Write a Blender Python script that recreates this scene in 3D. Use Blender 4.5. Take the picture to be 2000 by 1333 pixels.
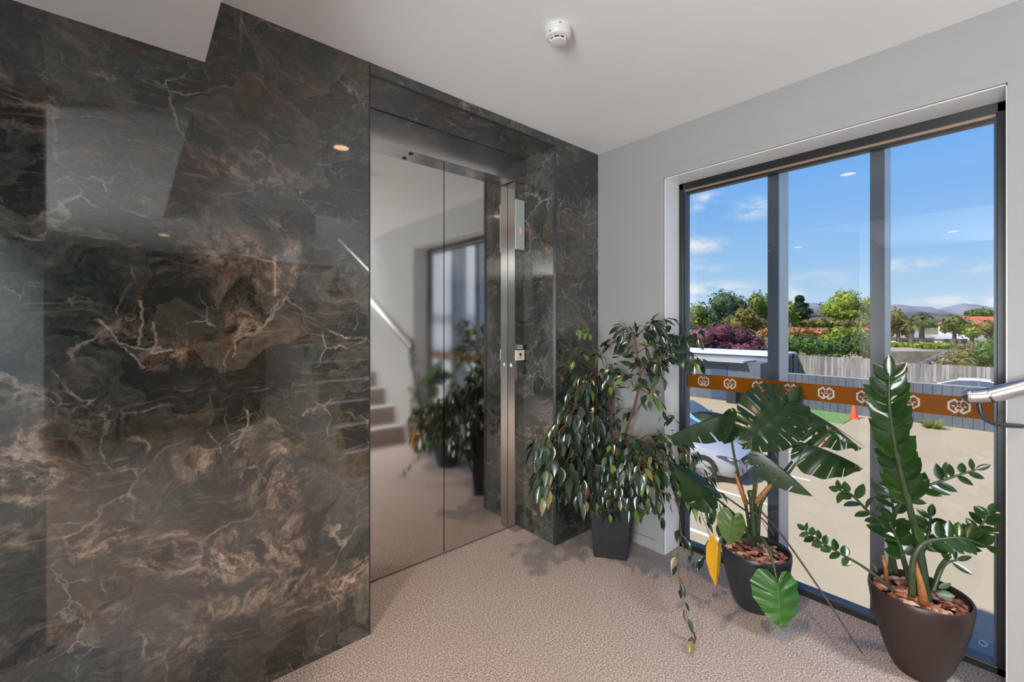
import bpy, math, random
from mathutils import Vector, Matrix, noise as mnoise
random.seed(7)
for o in list(bpy.data.objects): bpy.data.objects.remove(o)
SC = bpy.context.scene
COL = SC.collection
R = math.radians
# ------------------------------------------------------------------ camera
HEAD = 49.19            # heading of the camera, degrees from +X
CAMZ = 1.299
F = 854.0               # focal length in pixels of the 2000 px wide frame
HY = 635.0              # image row of the horizon
cam = bpy.data.cameras.new('camera'); camo = bpy.data.objects.new('camera', cam); COL.objects.link(camo)
cam.sensor_width = 36; cam.lens = F/2000*36; cam.shift_y = -(666.5-HY)/2000
cam.clip_start = .02; cam.clip_end = 3000
camo.location = (0, 0, CAMZ); camo.rotation_euler = (R(90), 0, R(HEAD-90))
SC.camera = camo
SC.view_settings.view_transform = 'Standard'; SC.view_settings.look = 'None'
SC.view_settings.exposure = 0.0; SC.view_settings.gamma = 1.0; SC.view_settings.use_curve_mapping = False
SC.cycles.max_bounces = 12; SC.cycles.diffuse_bounces = 6; SC.cycles.glossy_bounces = 5
SC.cycles.transparent_max_bounces = 16
SC.cycles.sample_clamp_indirect = 6

FW = Vector((math.cos(R(HEAD)), math.sin(R(HEAD)), 0)); RT = Vector((FW.y, -FW.x, 0))
def P(px, py, d):
    """world point seen at pixel (px,py) at depth d"""
    return FW*d + RT*((px-1000)/F*d) + Vector((0, 0, CAMZ-(py-HY)/F*d))
def D(p):
    return FW.dot(p)

# ------------------------------------------------------------------ node helper
class N:
    def __init__(s, tree): s.t = tree
    def n(s, typ, ins=None, **kw):
        nd = s.t.nodes.new(typ)
        for k, v in kw.items(): setattr(nd, k, v)
        for k, v in (ins or {}).items():
            sock = nd.inputs[k]
            if isinstance(v, bpy.types.NodeSocket): s.t.links.new(v, sock)
            else: sock.default_value = v
        return nd
    def math(s, op, a, b=0.0, c=0.0, clamp=False):
        return s.n('ShaderNodeMath', {0: a, 1: b, 2: c}, operation=op, use_clamp=clamp).outputs[0]
    def vm(s, op, a, b=(0, 0, 0), scale=None):
        nd = s.n('ShaderNodeVectorMath', {0: a, 1: b}, operation=op)
        if scale is not None:
            if isinstance(scale, bpy.types.NodeSocket): s.t.links.new(scale, nd.inputs['Scale'])
            else: nd.inputs['Scale'].default_value = scale
        return nd.outputs['Value'] if op in ('LENGTH', 'DOT_PRODUCT', 'DISTANCE') else nd.outputs[0]
    def noise(s, vec, scale, detail=5, rough=.55, dist=0.0, col=False):
        nd = s.n('ShaderNodeTexNoise', {'Vector': vec, 'Scale': scale, 'Detail': detail, 'Roughness': rough, 'Distortion': dist})
        return nd.outputs['Color' if col else 'Fac']
    def step(s, v, a, b, o0=0.0, o1=1.0):
        return s.n('ShaderNodeMapRange', {'Value': v, 'From Min': a, 'From Max': b, 'To Min': o0, 'To Max': o1}, interpolation_type='SMOOTHSTEP').outputs[0]
    def mix(s, f, a, b, mode='MIX'):
        nd = s.n('ShaderNodeMix', data_type='RGBA', blend_type=mode)
        for i, v in ((0, f), (6, a), (7, b)):
            if isinstance(v, bpy.types.NodeSocket): s.t.links.new(v, nd.inputs[i])
            else: nd.inputs[i].default_value = (*v, 1) if isinstance(v, tuple) and len(v) == 3 else v
        return nd.outputs[2]
    def ramp(s, f, stops):
        nd = s.n('ShaderNodeValToRGB', {'Fac': f}); e = nd.color_ramp.elements
        while len(e) < len(stops): e.new(.5)
        for el, (p, c) in zip(e, stops): el.position = p; el.color = (*c, 1)
        return nd.outputs[0]
def srgb(r, g, b):
    f = lambda c: (c/255/12.92) if c/255 <= .04045 else ((c/255+.055)/1.055)**2.4
    return (f(r), f(g), f(b))
def newmat(name):
    m = bpy.data.materials.new(name); m.use_nodes = True
    k = N(m.node_tree); b = m.node_tree.nodes['Principled BSDF']
    return m, k, b
def mat(name, col, rough=.5, metal=0.0, spec=.5, var=0.0, vscale=6.0, bump=0.0, bscale=40.0, emit=None, estr=0.0, coat=0.0, trans=0.0, vdetail=4):
    m, k, b = newmat(name)
    pos = k.n('ShaderNodeNewGeometry').outputs['Position']
    if var > 0:
        nz = k.noise(pos, vscale, vdetail, .6)
        c2 = tuple(max(0, min(1, c*(1+var))) for c in col); c1 = tuple(c*(1-var) for c in col)
        k.t.links.new(k.ramp(nz, [(.3, c1), (.7, c2)]), b.inputs['Base Color'])
    else: b.inputs['Base Color'].default_value = (*col, 1)
    b.inputs['Roughness'].default_value = rough; b.inputs['Metallic'].default_value = metal
    b.inputs['Specular IOR Level'].default_value = spec; b.inputs['Coat Weight'].default_value = coat
    if bump > 0:
        bn = k.n('ShaderNodeBump', {'Height': k.noise(pos, bscale, 4, .6), 'Strength': bump, 'Distance': .01})
        k.t.links.new(bn.outputs[0], b.inputs['Normal'])
    if emit: b.inputs['Emission Color'].default_value = (*emit, 1); b.inputs['Emission Strength'].default_value = estr
    return m

# ------------------------------------------------------------------ sky
SUNDIR = Vector((.606, -.283, -.743)).normalized()
w = bpy.data.worlds.new('sky'); SC.world = w; w.use_nodes = True
k = N(w.node_tree); bg = w.node_tree.nodes['Background']
dirv = k.n('ShaderNodeTexCoord').outputs['Generated']
z = k.n('ShaderNodeSeparateXYZ', {0: dirv}).outputs[2]
sky = k.ramp(z, [(0.0, srgb(212, 230, 244)), (.05, srgb(190, 220, 248)), (.13, srgb(158, 203, 250)), (.28, srgb(116, 178, 248)), (.50, srgb(66, 134, 232)), (1.0, srgb(36, 92, 200))])
wn = k.noise(k.vm('MULTIPLY', dirv, (1, 1, 2.6)), 15, 7, .62)
cl = None
for px, py, rx, rz, st in [(1382, 388, .030, .012, .8), (1468, 408, .045, .018, .9), (1362, 480, .05, .016, .9), (1357, 404, .02, .010, .6), (1758, 520, .022, .011, .9), (1808, 518, .026, .012, .9), (1898, 523, .022, .009, .6), (1920, 592, .085, .014, 1.1), (1548, 572, .02, .018, .9), (1380, 568, .09, .018, .9), (1600, 545, .05, .015, .45), (1360, 522, .05, .015, .5)]:
    c = (P(px, py, 1)-Vector((0, 0, CAMZ))).normalized()
    dd = k.vm('LENGTH', k.vm('MULTIPLY', k.vm('SUBTRACT', dirv, tuple(c)), (1/rx, 1/rx, 1/rz)))
    g = k.step(dd, 1.6, .0, 0, st)
    cl = g if cl is None else k.math('MAXIMUM', cl, g)
cf = k.math('MULTIPLY', cl, k.step(wn, .36, .62), clamp=True)
k.t.links.new(k.mix(cf, sky, srgb(246, 247, 250)), bg.inputs[0]); bg.inputs[1].default_value = 1.0

def light(name, typ, loc, energy, color=(1, 1, 1), rot=None, **kw):
    l = bpy.data.lights.new(name, typ); l.energy = energy; l.color = color
    for a, b in kw.items(): setattr(l, a, b)
    o = bpy.data.objects.new(name, l); COL.objects.link(o); o.location = loc
    if rot: o.rotation_euler = rot
    return o
sun = light('sun', 'SUN', (0, 0, 30), 6.0, (1, .94, .85), angle=R(.6))
sun.rotation_euler = SUNDIR.to_track_quat('-Z', 'Y').to_euler()

# ------------------------------------------------------------------ mesh helper
class MB:
    def __init__(s): s.v = []; s.f = []; s.mi = []; s.m = 0
    def add(s, vs, fs):
        o = len(s.v); s.v += [Vector(v) for v in vs]
        for f in fs: s.f.append(tuple(i+o for i in f)); s.mi.append(s.m)
        return s
    def box(s, a, b):
        (x0, y0, z0), (x1, y1, z1) = a, b
        return s.add([(x0, y0, z0), (x1, y0, z0), (x1, y1, z0), (x0, y1, z0), (x0, y0, z1), (x1, y0, z1), (x1, y1, z1), (x0, y1, z1)],
                     [(0, 3, 2, 1), (4, 5, 6, 7), (0, 1, 5, 4), (1, 2, 6, 5), (2, 3, 7, 6), (3, 0, 4, 7)])
    def obox(s, c, ax, ay, az, hx, hy, hz):
        c = Vector(c); vs = []
        for k_ in (-1, 1):
            for i, j in ((-1, -1), (1, -1), (1, 1), (-1, 1)): vs.append(c+ax*hx*i+ay*hy*j+az*hz*k_)
        return s.add(vs, [(0, 3, 2, 1), (4, 5, 6, 7), (0, 1, 5, 4), (1, 2, 6, 5), (2, 3, 7, 6), (3, 0, 4, 7)])
    def lathe(s, prof, c=(0, 0, 0), n=32, cap0=True, cap1=True):
        c = Vector(c); vs = []; fs = []
        for r, zz in prof:
            for i in range(n):
                a = 2*math.pi*i/n; vs.append(c+Vector((r*math.cos(a), r*math.sin(a), zz)))
        for j in range(len(prof)-1):
            for i in range(n):
                fs.append((j*n+i, j*n+(i+1) % n, (j+1)*n+(i+1) % n, (j+1)*n+i))
        if cap0: fs.append(tuple(range(n))[::-1])
        if cap1: fs.append(tuple((len(prof)-1)*n+i for i in range(n)))
        return s.add(vs, fs)
    def tube(s, pts, rad, n=8, caps=True):
        pts = [Vector(p) for p in pts]; m = len(pts)
        if not isinstance(rad, (list, tuple)): rad = [rad]*m
        vs = []; fs = []; up = None
        for i, p in enumerate(pts):
            d = (pts[min(i+1, m-1)]-pts[max(i-1, 0)])
            if d.length < 1e-9: d = Vector((0, 0, 1))
            d.normalize()
            if up is None: up = Vector((0, 0, 1)) if abs(d.z) < .9 else Vector((1, 0, 0))
            u = (up-d*up.dot(d))
            if u.length < 1e-6: u = Vector((1, 0, 0))
            u.normalize(); up = u; wv = d.cross(u)
            for q in range(n):
                a = 2*math.pi*q/n; vs.append(p+(u*math.cos(a)+wv*math.sin(a))*rad[i])
        for j in range(m-1):
            for i in range(n): fs.append((j*n+i, j*n+(i+1) % n, (j+1)*n+(i+1) % n, (j+1)*n+i))
        if caps: fs.append(tuple(range(n))[::-1]); fs.append(tuple((m-1)*n+i for i in range(n)))
        return s.add(vs, fs)
    def tidy(s):
        used = sorted({i for f in s.f for i in f})
        if len(used) != len(s.v):
            mp = {o: n_ for n_, o in enumerate(used)}; s.v = [s.v[i] for i in used]; s.f = [tuple(mp[i] for i in f) for f in s.f]
    def build(s, name, m, parent=None, smooth=False, bevel=0.0, bseg=2, auto=None, subsurf=0, kind=None, recalc=False):
        off = Vector(parent['_loc']) if parent is not None else Vector((0, 0, 0))
        s.tidy(); me = bpy.data.meshes.new(name); me.from_pydata([v-off for v in s.v], [], s.f)
        mats = m if isinstance(m, (list, tuple)) else [m]
        for x in mats: me.materials.append(x)
        for p, i in zip(me.polygons, s.mi): p.material_index = min(i, len(mats)-1); p.use_smooth = smooth
        me.update()
        if recalc:
            import bmesh
            bm = bmesh.new(); bm.from_mesh(me); bmesh.ops.remove_doubles(bm, verts=bm.verts, dist=1e-5); bmesh.ops.recalc_face_normals(bm, faces=bm.faces); bm.to_mesh(me); bm.free()
        o = bpy.data.objects.new(name, me); COL.objects.link(o)
        if parent is not None:
            # a sub-part of a mesh part keeps the same local frame
            o.parent = parent; o['_loc'] = parent['_loc']
        else: o['_loc'] = (0.0, 0.0, 0.0)
        if bevel:
            b = o.modifiers.new('b', 'BEVEL'); b.width = bevel; b.segments = bseg; b.limit_method = 'ANGLE'; b.angle_limit = R(40)
        if subsurf:
            b = o.modifiers.new('s', 'SUBSURF'); b.levels = subsurf; b.render_levels = subsurf
        if auto is not None and smooth: me.set_sharp_from_angle(angle=R(auto))
        if kind: o['kind'] = kind
        return o
def thing(name, label, cat, loc, group=None):
    o = bpy.data.objects.new(name, None); COL.objects.link(o); o.location = loc; o.empty_display_size = .05
    o['label'] = label; o['category'] = cat; o['_loc'] = tuple(float(x) for x in loc)
    if group: o['group'] = group
    return o
def tag(o, label, cat, group=None, kind=None):
    o['label'] = label; o['category'] = cat
    if group: o['group'] = group
    if kind: o['kind'] = kind
    return o
def S(o): o['kind'] = 'structure'; return o
def catmull(pts, n=6):
    pts = [Vector(p) for p in pts]
    if len(pts) < 3: return [pts[0].lerp(pts[-1], i/n) for i in range(n+1)]
    out = []; q = [pts[0]*2-pts[1]]+pts+[pts[-1]*2-pts[-2]]
    for i in range(1, len(q)-2):
        a, b, c, d = q[i-1], q[i], q[i+1], q[i+2]
        for j in range(n):
            t = j/n
            out.append(.5*((2*b)+(c-a)*t+(2*a-5*b+4*c-d)*t*t+(3*b-a-3*c+d)*t**3))
    out.append(pts[-1]); return out

# ------------------------------------------------------------------ main planes
YA = 1.776      # marble wall
XB = 2.269      # window wall
XG = 2.422      # window frame plane
H = 2.40        # ceiling
HS = 2.177      # lower soffit
XS = .178       # edge of the lower soffit
RX0, RX1 = .745, 1.875   # lift recess
YF, YD = 2.055, 2.1235   # lift frame face, lift door
RZ = 2.355      # recess soffit
WY0, WY1, WZ = .024, 1.307, 2.128   # window opening

# ------------------------------------------------------------------ materials
def wallA(px, py):
    th = R(HEAD)-math.atan((px-1000)/F); x = YA/math.tan(th); p = Vector((x, YA, 0)); d = D(p)
    return x, CAMZ-(py-HY)/F*d
def marble(name):
    m, k, b = newmat(name)
    pos = k.n('ShaderNodeNewGeometry').outputs['Position']
    w1 = k.vm('SUBTRACT', k.noise(pos, 2.2, 3, .5, col=True), (.5, .5, .5))
    w2 = k.vm('SUBTRACT', k.noise(pos, 9.0, 5, .6, col=True), (.5, .5, .5))
    p1 = k.vm('ADD', pos, k.vm('SCALE', w1, scale=.42))
    p2 = k.vm('ADD', p1, k.vm('SCALE', w2, scale=.11))
    pb = k.vm('ADD', pos, k.vm('ADD', k.vm('SCALE', w1, scale=.16), k.vm('SCALE', w2, scale=.13)))
    # base clouds
    base = k.ramp(k.noise(p2, 3.0, 8, .62), [(.28, (.010, .015, .015)), (.42, (.026, .036, .034)), (.52, (.052, .064, .060)), (.62, (.082, .086, .076)), (.75, (.125, .122, .105))])
    brown = k.step(k.noise(k.vm('ADD', p2, (3, 1, 5)), 2.6, 7, .62), .47, .66)
    c = k.mix(k.math('MULTIPLY', brown, k.step(k.n('ShaderNodeSeparateXYZ', {0: pos}).outputs[2], .15, 1.3, .30, .72)), base, (.118, .068, .036))
    grn = k.step(k.noise(k.vm('ADD', p2, (9, 4, 2)), 4.0, 6, .6), .52, .70)
    c = k.mix(k.math('MULTIPLY', grn, .55), c, (.040, .062, .046))
    # dark angular fragments
    vo = k.n('ShaderNodeTexVoronoi', {'Vector': p2, 'Scale': 6.5, 'Randomness': 1.0}, feature='F1')
    fr = k.n('ShaderNodeSeparateXYZ', {0: vo.outputs['Color']})
    c = k.mix(k.step(fr.outputs[0], .58, .64, 0, .72), c, (.016, .021, .021))
    c = k.mix(k.step(fr.outputs[1], .70, .78, 0, .42), c, (.105, .100, .084))
    # streaky fibres, running down to the right
    mp = k.n('ShaderNodeMapping', {'Vector': p1, 'Rotation': (0, R(52), 0), 'Scale': (1, 1, 9)})
    st = k.noise(mp.outputs[0], 5.0, 8, .72)
    c = k.mix(k.step(st, .52, .72, 0, .7), c, (.19, .16, .12))
    c = k.mix(k.step(st, .42, .28, 0, .55), c, (.010, .012, .012))
    # cream patches of the slab
    sx = k.n('ShaderNodeSeparateXYZ', {0: pb}); flat = k.n('ShaderNodeCombineXYZ', {0: sx.outputs[0], 1: 0.0, 2: sx.outputs[2]}).outputs[0]
    tot = None
    for px, py, rx, rz, s_ in [(30, 930, 60, 150, 1.1), (215, 1050, 80, 34, 1.0), (330, 1075, 70, 45, .8), (450, 1085, 95, 42, 1.15), (540, 1060, 60, 60, .9), (540, 945, 60, 40, .75), (390, 905, 45, 26, .85), (660, 1145, 90, 34, 1.0),
                               (240, 650, 60, 26, .6), (330, 685, 45, 26, .9), (470, 630, 40, 40, .7), (520, 890, 70, 60, .55), (60, 210, 60, 60, .6), (430, 500, 90, 60, .55), (500, 330, 120, 26, .6), (500, 1160, 130, 30, .75), (340, 1270, 60, 60, .55), (150, 1230, 120, 40, .45)]:
        x, zz = wallA(px, py); x1, _ = wallA(px+rx, py); _, z1 = wallA(px, py-rz)
        dd = k.vm('LENGTH', k.vm('MULTIPLY', k.vm('SUBTRACT', flat, (x, 0, zz)), (1/abs(x1-x), 0, 1/abs(z1-zz))))
        g = k.step(dd, 1.5, .2, 0, s_)
        tot = g if tot is None else k.math('MAXIMUM', tot, g)
    nz = k.noise(p2, 11, 8, .7)
    cr = k.math('MULTIPLY', tot, k.step(nz, .38, .60))
    cr = k.math('MAXIMUM', cr, k.math('MULTIPLY', k.step(k.noise(k.vm('ADD', p2, (2, 7, 1)), 1.9, 6, .6), .60, .72), k.step(nz, .40, .66, 0, .5)))
    ccol = k.mix(k.step(k.noise(p2, 22, 5, .7), .40, .62), (.185, .100, .066), (.50, .40, .33))
    c = k.mix(k.math('MULTIPLY', cr, .85), c, ccol)
    # thin angular cracks and veins
    pc = k.vm('ADD', pos, k.vm('ADD', k.vm('SCALE', w1, scale=.20), k.vm('SCALE', w2, scale=.09)))
    def cracks(scale, off, wd, lo, hi, msc):
        q = k.vm('ADD', pc, off)
        v_ = k.n('ShaderNodeTexVoronoi', {'Vector': q, 'Scale': scale}, feature='DISTANCE_TO_EDGE').outputs['Distance']
        return k.math('MULTIPLY', k.step(v_, wd, .0), k.step(k.noise(k.vm('ADD', pos, off), msc, 4, .6), lo, hi))
    c = k.mix(k.math('MULTIPLY', cracks(3.4, (0, 0, 0), .020, .50, .66, 3.5), .8), c, (.34, .28, .23))
    c = k.mix(k.math('MULTIPLY', cracks(9.0, (4, 2, 7), .030, .52, .66, 4.5), .7), c, (.30, .29, .27))
    c = k.mix(k.math('MULTIPLY', cracks(15., (1, 6, 3), .035, .50, .66, 3.0), .7), c, (.006, .006, .006))
    mp2 = k.n('ShaderNodeMapping', {'Vector': pc, 'Rotation': (0, R(-38), 0), 'Scale': (1, 1, 14)})
    c = k.mix(k.math('MULTIPLY', k.step(k.noise(mp2.outputs[0], 9.0, 6, .75), .60, .80), k.step(k.noise(k.vm('ADD', pos, (7, 7, 7)), 3.2, 3, .5), .46, .60, 0, .7)), c, (.22, .20, .17))
    # large named veins of the left slab
    mind = None
    pv = k.vm('ADD', pos, k.vm('SCALE', w2, scale=.075)); sx = k.n('ShaderNodeSeparateXYZ', {0: pv}); fl = k.n('ShaderNodeCombineXYZ', {0: sx.outputs[0], 1: 0.0, 2: sx.outputs[2]}).outputs[0]
    for pl in [[(182, 622), (232, 668), (292, 678)], [(232, 668), (283, 715)], [(277, 590), (274, 668)], [(305, 628), (296, 690), (345, 682)], [(545, 590), (500, 650), (460, 655), (462, 700)], [(480, 805), (470, 860), (445, 872)]]:
        for (ax, ay), (bx, by) in zip(pl, pl[1:]):
            a = wallA(ax, ay); b2 = wallA(bx, by); A3 = Vector((a[0], 0, a[1])); B3 = Vector((b2[0], 0, b2[1])); AB = B3-A3
            pa = k.vm('SUBTRACT', fl, tuple(A3))
            h = k.math('MULTIPLY', k.vm('DOT_PRODUCT', pa, tuple(AB)), 1/AB.length_squared, clamp=True)
            proj = k.n('ShaderNodeVectorMath', {0: tuple(AB)}, operation='SCALE'); k.t.links.new(h, proj.inputs['Scale'])
            dd = k.vm('DISTANCE', pa, proj.outputs[0])
            mind = dd if mind is None else k.math('MINIMUM', mind, dd)
    yy = k.n('ShaderNodeSeparateXYZ', {0: pos}).outputs[0]
    left = k.step(yy, .72, .70)
    vf = k.math('MULTIPLY', k.math('MULTIPLY', k.step(mind, .0055, .0005), left), k.step(k.noise(pos, 60, 2, .5), .30, .50, .3, 1))
    c = k.mix(k.math('MULTIPLY', vf, .8), c, (.36, .30, .26))
    fine = k.noise(pc, 38, 6, .75); c = k.mix(1.0, c, k.ramp(fine, [(.3, (.50, .52, .50)), (.5, (.88, .89, .86)), (.70, (1.5, 1.42, 1.32))]), 'MULTIPLY')
    k.t.links.new(c, b.inputs['Base Color'])
    b.inputs['Roughness'].default_value = .035; b.inputs['Specular IOR Level'].default_value = .95
    b.inputs['IOR'].default_value = 1.55
    return m
M_marble = marble('polished_dark_marble')

def carpet(name):
    m, k, b = newmat(name)
    pos = k.n('ShaderNodeNewGeometry').outputs['Position']
    n1 = k.noise(pos, 170, 3, .75); n2 = k.noise(pos, 3, 3, .5)
    c = k.ramp(n1, [(.34, (.06, .048, .045)), (.46, (.23, .19, .178)), (.56, (.42, .365, .345)), (.68, (.80, .74, .71))])
    c = k.mix(k.step(n2, .35, .65, 0, .18), c, (.30, .25, .23))
    k.t.links.new(c, b.inputs['Base Color']); b.inputs['Roughness'].default_value = .95; b.inputs['Specular IOR Level'].default_value = .1
    b.inputs['Sheen Weight'].default_value = .1
    bn = k.n('ShaderNodeBump', {'Height': n1, 'Strength': .8, 'Distance': .006}); k.t.links.new(bn.outputs[0], b.inputs['Normal'])
    return m
M_carpet = carpet('speckled_carpet')
M_wall = mat('painted_plaster', (.335, .332, .33), .55, spec=.3, var=.015, vscale=2)
M_ceil = mat('ceiling_paint', (.88, .885, .885), .7, spec=.2, var=.01, vscale=2)
M_trim = mat('white_gloss_trim', (.78, .78, .78), .25, spec=.5)
M_dark = mat('dark_steel', (.05, .05, .055), .3, metal=.3)
def steel(name, col, rough, aniso=0.0):
    m, k, b = newmat(name)
    pos = k.n('ShaderNodeNewGeometry').outputs['Position']
    mp = k.n('ShaderNodeMapping', {'Vector': pos, 'Scale': (300, 300, 2)})
    n1 = k.noise(mp.outputs[0], 1.0, 3, .6)
    big = k.noise(pos, 2.5, 2, .5)
    k.t.links.new(k.mix(k.step(n1, .3, .7, 0, .12), tuple(col), tuple(c*.75 for c in col)), b.inputs['Base Color'])
    k.t.links.new(k.step(big, .3, .7, rough*.8, rough*1.2), b.inputs['Roughness']); b.inputs['Metallic'].default_value = 1
    b.inputs['Anisotropic'].default_value = aniso
    return m
M_steel = steel('mirror_steel', (.70, .68, .65), .07)
M_frame = steel('brushed_steel', (.60, .585, .565), .16)
M_chrome = mat('satin_stainless', (.58, .57, .57), .24, metal=1)
M_alu = mat('black_aluminium', (.012, .014, .015), .35, spec=.5)
M_bronze = mat('bronze_bead', (.30, .22, .16), .4, metal=.3)
M_fin = mat('blue_grey_aluminium', (.55, .57, .60), .36, metal=.2, var=.05, vscale=8)
M_bead_finshade = mat('dark_blue_bead_and_fin_shade', (.045, .06, .085), .4, metal=.2, var=.06, vscale=8)  # bead colour; on the fins it is shade put into the colour
def glassmat(name, tint=(.97, .985, .98)):
    m, k, b = newmat(name); k.t.nodes.remove(b); out = k.t.nodes['Material Output']
    bf = k.n('ShaderNodeNewGeometry').outputs['Backfacing']
    fr = k.n('ShaderNodeFresnel', {'IOR': k.math('ADD', 1.45, k.math('MULTIPLY', bf, 1/1.45-1.45))}).outputs[0]
    t = k.n('ShaderNodeBsdfTransparent', {'Color': (*tint, 1)}); g = k.n('ShaderNodeBsdfGlossy', {'Color': (1, 1, 1, 1), 'Roughness': 0.0})
    mx = k.n('ShaderNodeMixShader', {0: fr, 1: t.outputs[0], 2: g.outputs[0]}); k.t.links.new(mx.outputs[0], out.inputs[0])
    return m
M_glass = glassmat('clear_glass')
M_carglass = mat('car_window_glass', (.10, .12, .14), .05, spec=1.0)
M_orange = mat('orange_film', (.52, .20, .002), .5)
M_logo = mat('etched_white_film', (.72, .72, .70), .5)
# film lets daylight through: mix translucent
for mm, f_ in ((M_orange, .8), (M_logo, .5)):
    nt = mm.node_tree; kk = N(nt); b_ = nt.nodes['Principled BSDF']
    tr = kk.n('ShaderNodeBsdfTranslucent', {'Color': b_.inputs['Base Color'].default_value})
    mx = kk.n('ShaderNodeMixShader', {0: f_, 1: b_.outputs[0], 2: tr.outputs[0]}); nt.links.new(mx.outputs[0], nt.nodes['Material Output'].inputs[0])
M_potblack = mat('matt_charcoal_pot', (.020, .024, .028), .38, var=.25, vscale=30, vdetail=6)
M_potbrown = mat('speckled_brown_pot', (.028, .016, .013), .42, var=.12, vscale=140, vdetail=6)
M_soil = mat('potting_soil', (.035, .02, .012), .95, var=.4, vscale=60)
def chipmat():
    m, k, b = newmat('bark_chip'); pos = k.n('ShaderNodeNewGeometry')
    c = k.ramp(pos.outputs['Random Per Island'], [(0, (.10, .035, .015)), (.35, (.26, .095, .045)), (.65, (.42, .20, .11)), (.85, (.52, .33, .24)), (1, (.45, .38, .34))])
    k.t.links.new(c, b.inputs['Base Color']); b.inputs['Roughness'].default_value = .55
    return m
M_chip = chipmat()
def leafmat(name, c1, c2, c3, rough=.28, trans=.35, tcol=None, spec=.6):
    m, k, b = newmat(name); g = k.n('ShaderNodeNewGeometry')
    c = k.ramp(g.outputs['Random Per Island'], [(0, c1), (.6, c2), (1, c3)])
    n1 = k.noise(g.outputs['Position'], 40, 3, .5); c = k.mix(k.step(n1, .3, .7, 0, .25), c, c1)
    k.t.links.new(c, b.inputs['Base Color']); b.inputs['Roughness'].default_value = rough; b.inputs['Specular IOR Level'].default_value = spec
    tc = k.mix(.6, c, tcol or tuple(min(1, x*4) for x in c3))
    t = k.n('ShaderNodeBsdfTranslucent', {'Color': tc})
    mx = k.n('ShaderNodeMixShader', {0: trans, 1: b.outputs[0], 2: t.outputs[0]}); k.t.links.new(mx.outputs[0], k.t.nodes['Material Output'].inputs[0])
    return m
M_fig = leafmat('weeping_fig_leaf', (.008, .020, .014), (.018, .040, .026), (.05, .09, .03), rough=.20, trans=.16, tcol=(.12, .24, .03), spec=.9)
M_figyoung = leafmat('young_fig_leaf', (.10, .22, .03), (.16, .30, .05), (.22, .38, .07), trans=.4, tcol=(.35, .6, .08))
M_figyellow = leafmat('yellowing_fig_leaf', (.16, .14, .05), (.20, .17, .06), (.2, .12, .06), trans=.2)
M_mon = leafmat('monstera_leaf', (.010, .028, .012), (.014, .038, .014), (.02, .05, .015), rough=.25, trans=.38, tcol=(.14, .30, .005))
M_monfront = leafmat('fresh_monstera_leaf', (.03, .11, .02), (.04, .13, .025), (.05, .15, .03), trans=.25, tcol=(.1, .3, .03))
M_yellow = leafmat('yellow_leaf', (.55, .27, .01), (.62, .31, .01), (.7, .36, .02), rough=.45, trans=.3, tcol=(.9, .45, .02))
M_zz = leafmat('glossy_zz_leaf', (.010, .034, .008), (.015, .047, .010), (.025, .065, .012), rough=.18, trans=.26, tcol=(.10, .22, .005))
M_zzstem = mat('zz_stem', (.035, .055, .022), .4, var=.3, vscale=40)
M_mstem = mat('monstera_stem', (.035, .060, .020), .4, var=.3, vscale=30)
M_sheath = mat('dry_stem_sheath', (.34, .13, .04), .6, var=.4, vscale=50)
M_root = mat('aerial_root', (.040, .026, .018), .7)
M_twig = mat('fig_twig', (.13, .06, .035), .6, var=.3, vscale=60)

# ------------------------------------------------------------------ room shell
b = MB(); b.box((-1.9, -3.2, -.2), (XG+.06, YA, 0)); b.box((RX0-.1, YA, -.2), (RX1+.1, YD+.06, 0)); S(b.build('floor', M_carpet))
# marble wall: left slab, strip over the recess, pier, with returns
b = MB(); b.box((-1.9, YA, 0), (RX0, YA+.5, H)); S(b.build('wall_front', M_marble))
b = MB(); b.box((RX0+.0006, YA, RZ), (RX1-.0006, YF+.1, H)); S(b.build('trim_1', M_marble))
b = MB(); b.box((RX1, YA, 0), (XB+.1, YA+.5, H)); S(b.build('wall_pier', M_marble))
# thin dark joint at the slab edges
b = MB(); b.box((RX0-.002, YA-.0015, 0), (RX0+.0035, YA+.02, H)); b.box((RX1-.0035, YA-.0015, 0), (RX1+.0015, YA+.02, RZ)); b.box((RX0, YA-.001, RZ-.002), (RX1, YA+.02, RZ+.002)); S(b.build('trim_2', M_dark))
# ceilings
b = MB(); b.box((XS, -1.03, H), (XB+.05, YA+.5, H+.12)); S(b.build('ceiling', M_ceil))
b = MB(); b.box((-1.9, -3.2, HS), (XS, YA, H+.12)); b.box((XS, -3.2, HS), (1.37, -1.03, H+.12)); S(b.build('ceiling_lower', M_ceil))
# window wall
b = MB()
b.box((XB, WY1, -.2), (XB+.21, 4.1, 5.75)); b.box((XB, -8, -.2), (XB+.21, WY0, 5.75)); b.box((XB, WY0, WZ), (XB+.21, WY1, 5.75)); b.box((XB, -8, -2.95), (XB+.21, 4.1, -.2))
S(b.build('wall_right', M_wall))
b = MB(); t_ = .012
for y0, y1, z0, z1 in [(WY1, WY1+.045, 0, WZ), (WY0-.045, WY0, 0, WZ), (WY0-.045, WY1+.045, WZ, WZ+.045)]: b.box((XB-t_, y0, z0), (XB, y1, z1))
S(b.build('trim_3', M_wall))
b = MB(); b.box((XB, WY1-.004, 0), (XG, WY1, WZ)); b.box((XB, WY0, 0), (XG, WY0+.004, WZ)); b.box((XB, WY0, WZ-.004), (XG, WY1, WZ)); S(b.build('trim_4', M_trim))
b = MB(); b.box((XB-.012, WY1+.045, 0), (XB, YA, .06)); S(b.build('baseboard_right', M_wall, bevel=.003))
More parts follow.
